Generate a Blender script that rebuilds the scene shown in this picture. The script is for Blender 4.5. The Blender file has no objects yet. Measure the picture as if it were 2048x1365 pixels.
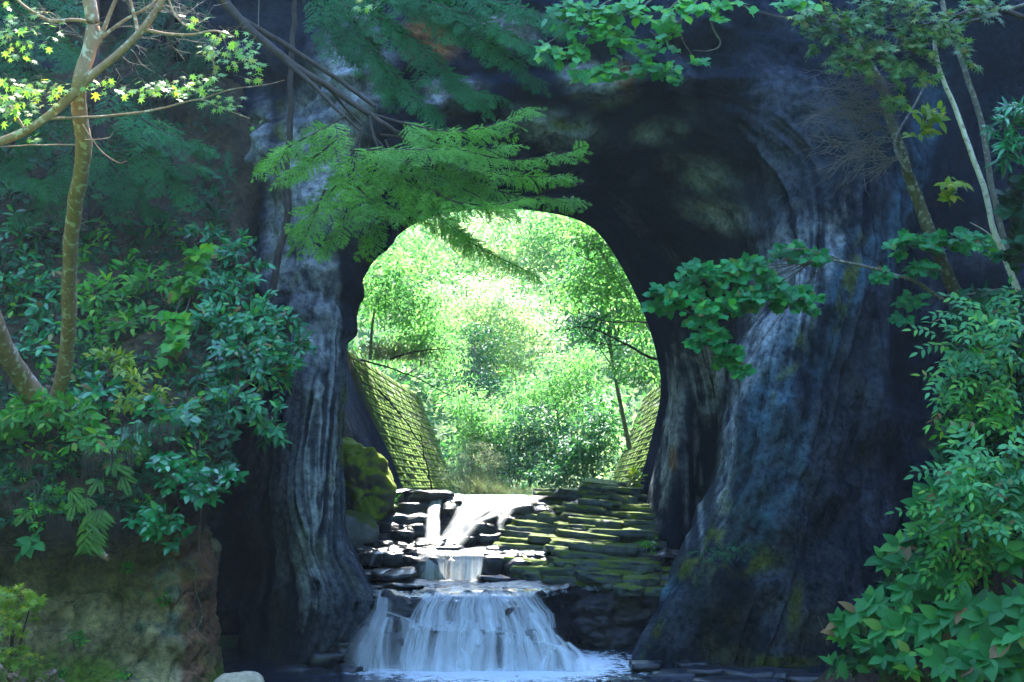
import bpy, math, random
import numpy as np
from mathutils import Matrix, Vector

random.seed(7)
RNG = np.random.default_rng(7)
SC = bpy.context.scene
COL = SC.collection

# ------------------------------------------------------------------ camera
F = 2844.0            # focal length in pixels of the 2048-wide frame
HY = 975.0            # horizon row
ZC = 3.85             # eye height above the lower pool
cam_d = bpy.data.cameras.new('camera')
cam = bpy.data.objects.new('camera', cam_d)
COL.objects.link(cam)
cam_d.sensor_width = 36.0
cam_d.lens = F / 2048 * 36.0
cam_d.shift_y = (HY - 682.5) / 2048
cam_d.clip_start = 0.1
cam_d.clip_end = 2000
cam.location = (0, 0, ZC)
cam.rotation_euler = (math.radians(90), 0, 0)
SC.camera = cam

# ------------------------------------------------------------------ light
SUN_EL, SUN_AZ = 51.0, 5.0        # azimuth from +Y (behind the arch) towards +X
world = bpy.data.worlds.new('World'); SC.world = world
world.use_nodes = True
wn = world.node_tree
sky = wn.nodes.new('ShaderNodeTexSky')
sky.sky_type = 'NISHITA'
sky.sun_disc = False
sky.sun_elevation = math.radians(SUN_EL)
sky.sun_rotation = math.radians(SUN_AZ)
sky.air_density = 1.0; sky.dust_density = 0.2; sky.ozone_density = 5.0
wn.links.new(sky.outputs[0], wn.nodes['Background'].inputs[0])
wn.nodes['Background'].inputs[1].default_value = 0.15
sun_d = bpy.data.lights.new('sun', 'SUN')
sun_d.energy = 2.8; sun_d.angle = math.radians(0.55); sun_d.color = (1.0, 0.95, 0.84)
sun = bpy.data.objects.new('sun', sun_d); COL.objects.link(sun)
e, a = math.radians(SUN_EL), math.radians(SUN_AZ)
sd = Vector((math.sin(a) * math.cos(e), math.cos(a) * math.cos(e), math.sin(e)))
sun.rotation_euler = sd.to_track_quat('Z', 'Y').to_euler()
sun.location = (0, 60, 60)
vs = SC.view_settings
vs.view_transform = 'Standard'; vs.look = 'None'; vs.gamma = 1.0; vs.use_curve_mapping = False
vs.exposure = 3.72
SC.render.engine = 'CYCLES'
cy = SC.cycles
cy.use_denoising = True
cy.max_bounces = 6; cy.diffuse_bounces = 3; cy.glossy_bounces = 2
cy.transmission_bounces = 3; cy.transparent_max_bounces = 10; cy.volume_bounces = 0
cy.caustics_reflective = False; cy.caustics_refractive = False
cy.sample_clamp_indirect = 6.0

# ------------------------------------------------------------------ helpers
def at(px, py, Y):
    return np.array(((px - 1024) * Y / F, Y, ZC + (HY - py) * Y / F))

def project(P):
    return 1024 + P[..., 0] * F / P[..., 1], HY - (P[..., 2] - ZC) * F / P[..., 1]

_perm = np.random.default_rng(3).permutation(256)
_perm = np.concatenate([_perm, _perm, _perm])
_grad = np.random.default_rng(4).normal(size=(256, 3))
_grad /= np.linalg.norm(_grad, axis=1)[:, None]

def perlin(P):
    P = np.asarray(P, float)
    i = np.floor(P).astype(int); f = P - i; i &= 255
    u = f * f * f * (f * (f * 6 - 15) + 10)
    r = 0
    for dx in (0, 1):
        for dy in (0, 1):
            for dz in (0, 1):
                h = _perm[_perm[_perm[(i[..., 0] + dx) & 255] + ((i[..., 1] + dy) & 255)] + ((i[..., 2] + dz) & 255)]
                g = _grad[h]
                d = (g * (f - np.array([dx, dy, dz]))).sum(-1)
                w = (u[..., 0] if dx else 1 - u[..., 0]) * (u[..., 1] if dy else 1 - u[..., 1]) * (u[..., 2] if dz else 1 - u[..., 2])
                r = r + w * d
    return r * 1.5

def fbm(P, oct=4, gain=0.5):
    P = np.asarray(P, float); r = 0; a_ = 1
    for k in range(oct):
        r = r + a_ * perlin(P * 2 ** k + 17.3 * k); a_ *= gain
    return r

def smooth(e0, e1, x):
    t = np.clip((x - e0) / (e1 - e0), 0, 1)
    return t * t * (3 - 2 * t)

def link(name, data, parent=None, base=None):
    o = bpy.data.objects.new(name, data)
    COL.objects.link(o)
    if parent is not None:
        o.parent = parent
    return o

def tag(o, label=None, cat=None, group=None, kind=None):
    if label: o['label'] = label
    if cat: o['category'] = cat
    if group: o['group'] = group
    if kind: o['kind'] = kind
    return o

def thing(name, loc, label, cat, group=None):
    o = link(name, None); o.location = Vector(loc)
    o.empty_display_size = 0.2
    return tag(o, label, cat, group)

def mesh_np(name, V, faces, mat=None, smooth_shade=True, cols=None, uvs=None):
    """V (n,3); faces (m,k) equal-size array"""
    me = bpy.data.meshes.new(name)
    V = np.asarray(V, np.float32); faces = np.asarray(faces, np.int32)
    m, k = faces.shape
    me.vertices.add(len(V)); me.vertices.foreach_set('co', V.ravel())
    me.loops.add(m * k); me.loops.foreach_set('vertex_index', faces.ravel())
    me.polygons.add(m)
    me.polygons.foreach_set('loop_start', np.arange(0, m * k, k, dtype=np.int32))
    me.polygons.foreach_set('loop_total', np.full(m, k, np.int32))
    if smooth_shade:
        me.polygons.foreach_set('use_smooth', np.ones(m, bool))
    if cols is not None:
        ca = me.color_attributes.new('Col', 'FLOAT_COLOR', 'POINT')
        c = np.ones((len(V), 4), np.float32); c[:, :cols.shape[1]] = cols
        ca.data.foreach_set('color', c.ravel())
    if uvs is not None:
        ul = me.uv_layers.new(name='UVMap')
        ul.data.foreach_set('uv', np.asarray(uvs, np.float32)[faces.ravel()].ravel())
    me.update(); me.validate()
    if mat is not None: me.materials.append(mat)
    return me

def grid_faces(nr, nc):
    i = np.arange(nr - 1)[:, None] * nc + np.arange(nc - 1)[None]
    return np.stack([i, i + 1, i + nc + 1, i + nc], -1).reshape(-1, 4)

def catmull(P, t):
    """P (n,...) samples at 0..n-1; t array"""
    n = len(P); i = np.clip(np.floor(t).astype(int), 0, n - 2); f = (t - i)
    f = f.reshape(f.shape + (1,) * (P.ndim - 1))
    p0 = P[np.clip(i - 1, 0, n - 1)]; p1 = P[i]; p2 = P[i + 1]; p3 = P[np.clip(i + 2, 0, n - 1)]
    return 0.5 * (2 * p1 + (p2 - p0) * f + (2 * p0 - 5 * p1 + 4 * p2 - p3) * f ** 2 + (3 * p1 - p0 - 3 * p2 + p3) * f ** 3)

def tube(pts, radii, sides=6):
    pts = np.asarray(pts, float); n = len(pts)
    radii = np.broadcast_to(np.asarray(radii, float), (n,))
    T = np.gradient(pts, axis=0); T /= np.linalg.norm(T, axis=1)[:, None] + 1e-9
    ref = np.where(np.abs(T[:, 2:3]) > 0.9, np.array([[1., 0, 0]]), np.array([[0., 0, 1]]))
    ref = np.broadcast_to(ref[n // 2], T.shape)
    A = np.cross(T, ref); A /= np.linalg.norm(A, axis=1)[:, None] + 1e-9
    B = np.cross(T, A)
    th = np.linspace(0, 2 * math.pi, sides, endpoint=False)
    V = pts[:, None] + radii[:, None, None] * (np.cos(th)[None, :, None] * A[:, None] + np.sin(th)[None, :, None] * B[:, None])
    V = V.reshape(-1, 3)
    i = np.arange(n - 1)[:, None] * sides + np.arange(sides)[None]
    j = np.arange(n - 1)[:, None] * sides + (np.arange(sides)[None] + 1) % sides
    return V, np.stack([i, j, j + sides, i + sides], -1).reshape(-1, 4)

def join(parts):
    Vs, Fs, o = [], [], 0
    for V, Fc in parts:
        Vs.append(V); Fs.append(np.asarray(Fc) + o); o += len(V)
    return np.concatenate(Vs), np.concatenate(Fs)

def smooth_path(pts, n):
    pts = np.asarray(pts, float)
    return catmull(pts, np.linspace(0, len(pts) - 1, n))

# ------------------------------------------------------------------ materials
def new_mat(name):
    m = bpy.data.materials.new(name); m.use_nodes = True
    nt = m.node_tree; nt.nodes.clear()
    out = nt.nodes.new('ShaderNodeOutputMaterial')
    return m, nt, out

def N(nt, typ, **kw):
    n = nt.nodes.new(typ)
    for k, v in kw.items():
        if k in n.bl_rna.properties and k not in n.inputs: setattr(n, k, v)
        elif k in n.inputs: n.inputs[k].default_value = v
        else: setattr(n, k, v)
    return n

def ramp(nt, fac, stops):
    r = nt.nodes.new('ShaderNodeValToRGB')
    el = r.color_ramp.elements
    while len(el) < len(stops): el.new(0.5)
    for e_, (p, c) in zip(el, stops):
        e_.position = p; e_.color = (*c, 1) if len(c) == 3 else c
    nt.links.new(fac, r.inputs[0])
    return r.outputs[0]

def noise(nt, scale, detail=5, rough=0.55, vec=None, dist=0.0):
    n = nt.nodes.new('ShaderNodeTexNoise')
    n.inputs['Scale'].default_value = scale; n.inputs['Detail'].default_value = detail
    n.inputs['Roughness'].default_value = rough; n.inputs['Distortion'].default_value = dist
    if vec is not None: nt.links.new(vec, n.inputs['Vector'])
    return n.outputs['Fac']

def geo_pos(nt):
    return nt.nodes.new('ShaderNodeNewGeometry').outputs['Position']

def mixc(nt, fac, a_, b_, mode='MIX'):
    m = nt.nodes.new('ShaderNodeMix'); m.data_type = 'RGBA'; m.blend_type = mode
    for sock, v in ((m.inputs[0], fac), (m.inputs[6], a_), (m.inputs[7], b_)):
        if hasattr(v, 'links'): nt.links.new(v, sock)
        else: sock.default_value = v if isinstance(v, (int, float)) else (*v, 1)
    return m.outputs[2]

def math_n(nt, op, a_, b_=None, clamp=False):
    m = nt.nodes.new('ShaderNodeMath'); m.operation = op; m.use_clamp = clamp
    for k, v in ((0, a_), (1, b_)):
        if v is None: continue
        if hasattr(v, 'links'): nt.links.new(v, m.inputs[k])
        else: m.inputs[k].default_value = v
    return m.outputs[0]

def bump(nt, h, strength=0.5, dist=0.05):
    b = nt.nodes.new('ShaderNodeBump'); b.inputs['Strength'].default_value = strength
    b.inputs['Distance'].default_value = dist
    nt.links.new(h, b.inputs['Height'])
    return b.outputs[0]

def mat_attr_rock(name, rough_dry=0.9, bump_s=0.6, bump_d=0.05, fine=9.0, spec=0.35):
    """colour from the 'Col' attribute (alpha = wetness), broken up by noise"""
    m, nt, out = new_mat(name)
    at_ = N(nt, 'ShaderNodeAttribute', attribute_name='Col')
    pos = geo_pos(nt)
    n1 = noise(nt, fine, 10, 0.72, pos); n2 = noise(nt, 1.7, 4, 0.5, pos)
    v = ramp(nt, n1, [(0.36, (0.35, 0.36, 0.38)), (0.5, (0.95, 0.95, 0.95)), (0.66, (1.6, 1.58, 1.5))])
    c = mixc(nt, 1.0, at_.outputs['Color'], v, 'MULTIPLY')
    v2 = ramp(nt, n2, [(0.3, (0.75, 0.78, 0.85)), (0.7, (1.2, 1.18, 1.12))])
    c = mixc(nt, 1.0, c, v2, 'MULTIPLY')
    p = N(nt, 'ShaderNodeBsdfPrincipled')
    nt.links.new(c, p.inputs['Base Color'])
    rr = N(nt, 'ShaderNodeMapRange'); rr.inputs[3].default_value = rough_dry; rr.inputs[4].default_value = 0.33
    nt.links.new(at_.outputs['Alpha'], rr.inputs[0]); nt.links.new(rr.outputs[0], p.inputs['Roughness'])
    p.inputs['Specular IOR Level'].default_value = spec
    nt.links.new(bump(nt, n1, bump_s, bump_d), p.inputs['Normal'])
    nt.links.new(p.outputs[0], out.inputs[0])
    return m

def mat_rock(name, c1, c2, moss=None, moss_amt=0.5, rough=0.7, scale=6.0, moss_c2=None, bump_d=0.04, spec=0.4):
    """rock colour by noise; moss grows on upward faces"""
    m, nt, out = new_mat(name)
    pos = geo_pos(nt)
    n1 = noise(nt, scale, 8, 0.65, pos); n2 = noise(nt, scale * 0.35, 4, 0.55, pos)
    oi = N(nt, 'ShaderNodeObjectInfo')
    c = ramp(nt, n1, [(0.3, c1), (0.7, c2)])
    vv = N(nt, 'ShaderNodeMapRange'); vv.inputs[3].default_value = 0.75; vv.inputs[4].default_value = 1.25
    nt.links.new(oi.outputs['Random'], vv.inputs[0])
    c = mixc(nt, 1.0, c, vv.outputs[0], 'MULTIPLY')
    p = N(nt, 'ShaderNodeBsdfPrincipled')
    p.inputs['Roughness'].default_value = rough; p.inputs['Specular IOR Level'].default_value = spec
    if moss:
        g = nt.nodes.new('ShaderNodeNewGeometry')
        sx = nt.nodes.new('ShaderNodeSeparateXYZ'); nt.links.new(g.outputs['Normal'], sx.inputs[0])
        f_ = math_n(nt, 'ADD', math_n(nt, 'MULTIPLY', sx.outputs[2], 0.45), math_n(nt, 'MULTIPLY', n2, 1.5))
        f_ = math_n(nt, 'MULTIPLY', math_n(nt, 'SUBTRACT', f_, 1.05 - moss_amt * 0.6), 6.0, True)
        mc = ramp(nt, noise(nt, scale * 5, 4, 0.7, pos), [(0.3, moss), (0.75, moss_c2 or tuple(x * 1.9 for x in moss))])
        c = mixc(nt, f_, c, mc)
        rg = N(nt, 'ShaderNodeMapRange'); rg.inputs[3].default_value = rough; rg.inputs[4].default_value = 0.95
        nt.links.new(f_, rg.inputs[0]); nt.links.new(rg.outputs[0], p.inputs['Roughness'])
    nt.links.new(c, p.inputs['Base Color'])
    nt.links.new(bump(nt, n1, 0.7, bump_d), p.inputs['Normal'])
    nt.links.new(p.outputs[0], out.inputs[0])
    return m

def mat_leaf(name, c1, c2, c3=None, gloss=0.4, rough=0.4, trans=0.35, tcol=None, old=False):
    m, nt, out = new_mat(name)
    oi = N(nt, 'ShaderNodeObjectInfo'); g = nt.nodes.new('ShaderNodeNewGeometry')
    r = math_n(nt, 'FRACT', math_n(nt, 'ADD', oi.outputs['Random'], g.outputs['Random Per Island']))
    stops = [(0.05, c1), (0.78, c2)] + ([(0.93, c3)] if c3 else []) + ([(0.965, c3 or c2), (0.985, (0.20, 0.12, 0.05))] if old else [])
    c = ramp(nt, r, stops)
    n2 = noise(nt, 0.9, 2, 0.5, g.outputs['Position'])
    v2 = ramp(nt, n2, [(0.35, (0.7, 0.78, 0.85)), (0.65, (1.25, 1.2, 1.0))])
    c = mixc(nt, 1.0, c, v2, 'MULTIPLY')
    p = N(nt, 'ShaderNodeBsdfPrincipled')
    nt.links.new(c, p.inputs['Base Color'])
    p.inputs['Roughness'].default_value = rough; p.inputs['Specular IOR Level'].default_value = gloss
    t = nt.nodes.new('ShaderNodeBsdfTranslucent')
    tc = mixc(nt, 1.0, c, tcol or (1.6, 1.9, 0.6), 'MULTIPLY')
    nt.links.new(tc, t.inputs['Color'])
    mx = nt.nodes.new('ShaderNodeMixShader'); mx.inputs[0].default_value = trans
    nt.links.new(p.outputs[0], mx.inputs[1]); nt.links.new(t.outputs[0], mx.inputs[2])
    nt.links.new(mx.outputs[0], out.inputs[0])
    return m

def mat_bark(name, c1, c2, spot=None, scale=7.0):
    m, nt, out = new_mat(name)
    pos = geo_pos(nt)
    mp = N(nt, 'ShaderNodeMapping'); mp.inputs['Scale'].default_value = (1, 1, 0.45)
    nt.links.new(pos, mp.inputs[0])
    n1 = noise(nt, scale, 7, 0.7, mp.outputs[0]); n2 = noise(nt, scale * 1.6, 3, 0.5, pos)
    c = ramp(nt, n1, [(0.3, c1), (0.7, c2)])
    if spot:
        f_ = math_n(nt, 'MULTIPLY', math_n(nt, 'SUBTRACT', n2, 0.56), 12.0, True)
        c = mixc(nt, f_, c, spot)
    p = N(nt, 'ShaderNodeBsdfPrincipled'); p.inputs['Roughness'].default_value = 0.85
    p.inputs['Specular IOR Level'].default_value = 0.25
    nt.links.new(c, p.inputs['Base Color'])
    nt.links.new(bump(nt, n1, 0.6, 0.02), p.inputs['Normal'])
    nt.links.new(p.outputs[0], out.inputs[0])
    return m

M = {}
M['cliff'] = mat_attr_rock('cliff_rock', 0.95, 0.8, 0.10, 7.0, 0.0)
M['bank'] = mat_attr_rock('bank_soil', 0.95, 0.9, 0.10, 7.0, 0.1)
M['bed'] = mat_rock('wet_bed_rock', (0.004, 0.006, 0.011), (0.014, 0.015, 0.022), None, 0, 0.30, 5.0, bump_d=0.08, spec=0.3)
M['ground'] = mat_rock('forest_floor', (0.03, 0.04, 0.015), (0.07, 0.08, 0.03), (0.03, 0.07, 0.012), 0.6, 0.9, 0.6)
M['slab'] = mat_rock('mossy_slab', (0.018, 0.026, 0.032), (0.10, 0.125, 0.125), (0.045, 0.080, 0.007), 0.24, 0.7, 5.0, (0.13, 0.18, 0.018))
M['wetslab'] = mat_rock('wet_slab', (0.006, 0.008, 0.013), (0.028, 0.032, 0.042), None, 0, 0.28, 6.0, spec=0.35)
M['boulder'] = mat_rock('wet_boulder', (0.008, 0.007, 0.010), (0.035, 0.024, 0.024), None, 0, 0.35, 4.0, spec=0.35)
M['moss_rock'] = mat_rock('moss_covered_rock', (0.05, 0.06, 0.04), (0.10, 0.11, 0.07), (0.09, 0.16, 0.008), 0.80, 0.9, 2.2, (0.30, 0.38, 0.012))
M['pale_rock'] = mat_rock('pale_rock', (0.20, 0.155, 0.105), (0.42, 0.34, 0.24), None, 0.0, 0.9, 9.0)
M['grey_rock'] = mat_rock('grey_rock', (0.07, 0.08, 0.10), (0.20, 0.21, 0.24), (0.06, 0.09, 0.02), 0.25, 0.6, 4.0)
M['block'] = mat_rock('mossy_concrete', (0.045, 0.085, 0.018), (0.10, 0.155, 0.035), (0.06, 0.12, 0.010), 0.75, 0.95, 2.2, (0.13, 0.21, 0.022), spec=0.1)
M['joint'] = mat_rock('shadowy_backing', (0.035, 0.055, 0.015), (0.07, 0.09, 0.03), None, 0, 0.9, 5)

# ------------------------------------------------------------------ the cliff with its tunnel
SECT = {
 'R': [(p[0], 49.0, p[1]) for p in []],
 'A': [(822,1060,44),(785,935,44),(745,850,44),(706,765,44),(692,690,44),(708,592,44),(762,505,44),(842,440,43.5),(960,416,43),(1090,422,43),(1185,455,43),(1250,545,43),(1300,660,43),(1322,775,43),(1300,895,42.5),(1272,1010,42),(1258,1110,41.5)],
 'A2': [(705,1120,40),(690,1000,40),(680,900,40),(672,800,40),(668,700,40),(688,600,40),(735,500,40),(815,424,40),(950,394,40),(1100,398,40),(1210,440,40),(1280,530,40),(1330,640,40),(1358,770,39.5),(1352,920,38.7),(1338,1060,38),(1325,1160,37.4)],
 'A3': [(690,1180,38.5),(672,1060,38.5),(662,940,38.5),(656,820,38.5),(655,700,38.5),(678,600,38.5),(722,500,38.5),(802,414,38.5),(945,378,38.5),(1105,382,38.3),(1230,428,38.5),(1310,515,38.7),(1364,620,38.8),(1402,760,39.2),(1405,920,39.6),(1400,1060,39.3),(1392,1170,38.6)],
 'B': [(672,1230,36.5),(660,1090,36.5),(650,960,36.5),(645,840,36.5),(648,720,36.5),(670,600,36.5),(712,500,36.5),(790,407,36.2),(940,362,36),(1110,362,36),(1255,412,36.2),(1350,495,36.5),(1418,600,37),(1446,740,38),(1450,900,38.4),(1440,1060,37.8),(1420,1180,36.5)],
 'F': [(700,1325,31.7),(748,1195,31.9),(692,1085,32.2),(678,960,32.4),(690,800,32.6),(702,650,32.8),(748,520,33),(850,408,33),(980,332,34),(1140,322,34.6),(1315,355,34.8),(1425,440,34.8),(1468,570,34.6),(1448,740,33.5),(1432,930,33),(1345,1140,32.4),(1285,1330,31.8)],
 'G': [(650,1345,30.7),(685,1215,30.7),(632,1100,31),(628,960,31.1),(643,800,31.2),(656,660,31.3),(672,520,31.4),(770,360,31.5),(950,240,32),(1160,222,32.3),(1400,238,32.4),(1560,350,32.2),(1585,520,31.7),(1520,720,31),(1480,930,30.7),(1395,1120,30.5),(1320,1345,30.2)],
 'H': [(560,1350,31.1),(585,1220,31),(580,1090,31.2),(580,960,31.4),(590,800,31.5),(598,640,31.5),(590,480,31.5),(670,280,31.5),(900,135,31.5),(1170,125,31.6),(1450,140,31.9),(1650,285,31.7),(1685,480,31.4),(1640,720,31),(1590,930,30.7),(1550,1140,30.4),(1480,1345,30.1)],
 'I': [(480,1350,33.7),(490,1220,33.7),(500,1090,33.5),(512,960,33.2),(530,800,32.8),(525,620,32.5),(505,420,32.4),(600,180,32.2),(850,20,31.9),(1170,15,32.1),(1500,20,32.6),(1755,180,32.8),(1800,420,32.6),(1762,700,32.4),(1735,930,32.1),(1715,1150,31.8),(1690,1345,31.2)],
 'J': [(395,1350,35.4),(400,1220,35.4),(405,1090,35.2),(410,960,35),(412,800,34.6),(405,600,34.3),(380,380,34),(480,60,33.6),(780,-120,33),(1170,-130,33.2),(1560,-110,33.6),(1880,80,34),(1930,380,34),(1905,700,34),(1895,930,34),(1885,1150,33.6),(1870,1345,33)],
 'K': [(-500,1400,35.5),(-500,1200,35.5),(-500,1000,35.5),(-500,800,35.5),(-500,500,35.5),(-450,100,35.5),(-300,-300,35.5),(250,-520,35.5),(750,-980,35.5),(1170,-1600,35.5),(1600,-1650,35.5),(2200,-1250,35.5),(2500,-300,35.5),(2550,500,35.5),(2550,800,35.5),(2550,1100,35.5),(2550,1400,35.5)],  # unseen hilltop, shaped to shade the near air and leave the maple sunlit
}
order = ['A', 'A2', 'A3', 'B', 'F', 'G', 'H', 'I', 'J', 'K']
ctrl = [np.array([at(*p) for p in SECT[k]]) for k in order]
K2 = ctrl[-1].copy(); K2[:, 1] = 49.0
rear = ctrl[0].copy(); rear[:, 1] += 1.5; rear[:, 0] *= 1.08; rear[:, 2] = (rear[:, 2] - 4) * 1.04 + 4
rear2 = rear.copy(); rear2[:, 0] *= 1.12; rear2[:, 1] += 0.8; rear2[:, 2] = (rear2[:, 2] - 4) * 1.10 + 4
ctrl = np.stack([K2, rear2, rear] + ctrl + [K2])
spans = [6, 4, 6, 36, 26, 34, 44, 52, 62, 62, 56, 44, 10]
svals = np.concatenate([np.arange(n) / n + k for k, n in enumerate(spans)] + [[len(spans)]])
NC = 640
uvals = np.linspace(0, 16, NC)
P = catmull(ctrl, svals)                       # rows x 17 x 3
lin_i = np.clip(np.floor(svals).astype(int), 0, 1); lin_f = (svals - lin_i)[:, None, None]
P = np.where((svals < 2)[:, None, None], ctrl[lin_i] * (1 - lin_f) + ctrl[lin_i + 1] * lin_f, P)
P = np.moveaxis(catmull(np.moveaxis(P, 1, 0), uvals), 0, 1)   # rows x NC x 3
S, U = np.meshgrid(svals - 1, uvals, indexing='ij')
du = np.gradient(P, axis=1); ds = np.gradient(P, axis=0)
Nn = np.cross(ds, du); Nn /= np.linalg.norm(Nn, axis=2)[..., None] + 1e-9
toward = np.where((S > 3) & (S < 10), 1, 0)
# orient: normals point into open air (towards camera on the front face)
flip = Nn[int(sum(spans[:8])), NC // 2, 1] > 0
if flip: Nn = -Nn
side = smooth(5.5, 3.5, U) + smooth(9.5, 11.5, U)            # 1 on the flanks, 0 over the crown
warp = fbm(np.stack([S * 0.8, U * 0.18, U * 0 + 2.2], -1), 2)
sf = S + warp * 0.75
fl1 = perlin(np.stack([sf * 1.5, U * 0.20, U * 0 + 9.1], -1))
fl2 = perlin(np.stack([sf * 3.7 + 0.25 * perlin(P * 0.5), U * 0.20 + 3, U * 0 + 4.1], -1))
fl3 = perlin(np.stack([sf * 9.0 + 0.3 * perlin(P * 0.8), U * 0.42 + 7, U * 0 + 1.1], -1))
fl4 = perlin(np.stack([sf * 21.0, U * 0.8 + 7, U * 0 + 5.1], -1))
vary = np.clip(0.55 + 1.1 * fbm(P * 0.45 + 21, 3), 0.05, 1.3)
ridge = 1 - 2 * np.abs(fl2)
big = fbm(P * 0.33 + 5, 4)
med = fbm(P * np.array([0.9, 0.9, 0.55]), 4)
fin = fbm(P * 2.6 + 3, 4)
amp = smooth(1.6, 3.0, S) * smooth(11.2, 10.0, S)
lump = fbm(P * np.array([0.24, 0.5, 0.62]) + 13, 4)
left_p = smooth(7.5, 6.5, U) * smooth(5.0, 5.8, S) * smooth(8.8, 7.8, S)
calm = 1 - 0.75 * left_p
disp = amp * (side * vary * (0.40 * fl1 * calm + (0.30 - 0.10 * smooth(8, 10, U)) * (ridge - 0.4) + (0.06 - 0.045 * smooth(8, 10, U)) * fl3 + 0.008 * fl4) + (1 - side) * (0.75 * lump + 0.10 * fl1) * calm + 0.34 * big * calm + 0.12 * med * calm + 0.035 * fin)
# bedding ledges over the crown
led = perlin(np.stack([P[..., 0] * 0.22, P[..., 2] * 1.3 + 0.8 * perlin(P * 0.5), P[..., 1] * 0.2], -1))
disp += amp * (1 - side) * 0.22 * np.clip(led, -0.3, 0.5)
disp *= 1 - 0.55 * smooth(2.6, 3.6, S) * smooth(6.2, 5.2, S)
# keep the rear rim profile crisp
disp *= 0.25 + 0.75 * smooth(2.0, 4.0, S)
P = P + Nn * disp[..., None]
PX, PY = project(P)

# surface colours: dry pale rock, dark rock, lichen and moss, each with its own shape; tunnel shade laid over
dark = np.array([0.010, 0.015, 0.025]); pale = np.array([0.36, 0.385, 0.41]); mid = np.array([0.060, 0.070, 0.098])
lich = np.array([0.065, 0.145, 0.205]); moss = np.array([0.085, 0.105, 0.012]); rust = np.array([0.20, 0.10, 0.03]); oliv = np.array([0.055, 0.06, 0.03])
st = fl2 * 0.6 * side + fl3 * 0.3 * side + fl1 * 0.4 * side + 0.8 * med + 0.5 * lump
dry = smooth(0.0, 0.8, st) * 0.75
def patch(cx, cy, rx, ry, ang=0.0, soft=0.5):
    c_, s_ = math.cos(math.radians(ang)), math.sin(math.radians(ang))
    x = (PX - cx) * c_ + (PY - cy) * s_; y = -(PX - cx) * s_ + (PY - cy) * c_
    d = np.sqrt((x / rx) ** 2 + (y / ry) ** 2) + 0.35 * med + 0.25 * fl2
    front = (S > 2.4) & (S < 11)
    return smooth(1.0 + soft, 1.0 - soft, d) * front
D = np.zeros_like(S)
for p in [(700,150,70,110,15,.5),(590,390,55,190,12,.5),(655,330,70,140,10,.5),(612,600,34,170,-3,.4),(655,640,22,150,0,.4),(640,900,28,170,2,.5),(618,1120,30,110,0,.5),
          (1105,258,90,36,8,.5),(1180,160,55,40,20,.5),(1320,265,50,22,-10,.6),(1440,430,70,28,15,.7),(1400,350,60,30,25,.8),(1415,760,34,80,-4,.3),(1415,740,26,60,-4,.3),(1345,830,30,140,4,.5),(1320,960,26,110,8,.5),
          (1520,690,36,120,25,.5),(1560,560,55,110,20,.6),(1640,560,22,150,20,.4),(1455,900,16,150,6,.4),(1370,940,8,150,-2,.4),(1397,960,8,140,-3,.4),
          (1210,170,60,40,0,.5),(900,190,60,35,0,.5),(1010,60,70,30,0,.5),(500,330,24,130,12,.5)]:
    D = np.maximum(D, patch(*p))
L = np.zeros_like(S)
for p in [(1540,800,50,170,18,.6),(1600,700,26,220,24,.5),(1690,620,20,230,24,.4),(1520,1000,50,90,10,.6),(1820,360,26,190,14,.4),(1850,300,18,160,14,.4),(1590,930,26,110,12,.5),(1335,1175,26,22,0,.5)]:
    L = np.maximum(L, patch(*p))
Ms = np.zeros_like(S)
for p in [(1440,1040,16,130,20,.4),(1400,1130,60,30,-30,.5),(1300,1290,10,60,25,.4),(1590,1210,16,60,10,.6),(1560,1330,70,20,0,.6),(1700,560,14,90,16,.4),(1600,700,10,60,24,.4),(1130,250,40,14,10,.5),(690,940,24,80,0,.6),(590,600,26,120,0,.7),(560,420,14,200,0,.6),(1500,1120,70,26,0,.6),(1570,740,10,70,24,.4),(690,860,12,90,0,.6)]:
    Ms = np.maximum(Ms, patch(*p))
Rs = np.zeros_like(S)
for p in [(860,75,50,45,0,.6),(1345,915,8,30,0,.4),(1250,160,20,40,0,.5)]:
    Rs = np.maximum(Rs, patch(*p))
rs_ = 1 - 0.72 * smooth(8, 10, U)
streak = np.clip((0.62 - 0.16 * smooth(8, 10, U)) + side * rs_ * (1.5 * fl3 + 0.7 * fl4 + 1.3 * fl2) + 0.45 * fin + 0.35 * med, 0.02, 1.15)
base = dark + (mid - dark) * dry[..., None]
foot_fade = smooth(0.2, 3.2, P[..., 2] + 1.2 * med)      # rock colour darkens towards the water line
rw = 1 - 0.8 * smooth(8, 10, U)
fold = np.clip(0.46 + 0.8 * (ridge - 0.3) + rw * (0.8 * fl3 + 0.3 * fl4) + 0.6 * fl1 * (1 - rw) + 0.5 * med + 0.3 * fin, 0, 1) * (0.25 + 0.75 * foot_fade) * side * smooth(5.4, 6.2, S) * smooth(9.4, 8.2, S)
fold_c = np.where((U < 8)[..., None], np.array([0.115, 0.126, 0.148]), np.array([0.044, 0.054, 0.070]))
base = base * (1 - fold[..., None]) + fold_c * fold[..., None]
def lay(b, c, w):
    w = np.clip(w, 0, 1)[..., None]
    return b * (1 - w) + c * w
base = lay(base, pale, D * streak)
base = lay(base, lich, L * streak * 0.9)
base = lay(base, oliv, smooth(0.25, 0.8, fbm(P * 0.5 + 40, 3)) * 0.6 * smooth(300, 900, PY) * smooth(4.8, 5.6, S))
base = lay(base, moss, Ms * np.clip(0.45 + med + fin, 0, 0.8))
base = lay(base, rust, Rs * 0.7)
base = lay(base, np.array([0.006, 0.012, 0.028]), smooth(5.0, 4.0, S) * 0.85 * (1 - D))  # tunnel shade put into the colour: rock darker and bluer inside
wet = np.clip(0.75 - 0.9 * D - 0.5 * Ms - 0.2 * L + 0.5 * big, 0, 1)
cols = np.concatenate([base, wet[..., None]], -1).reshape(-1, 4)
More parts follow.
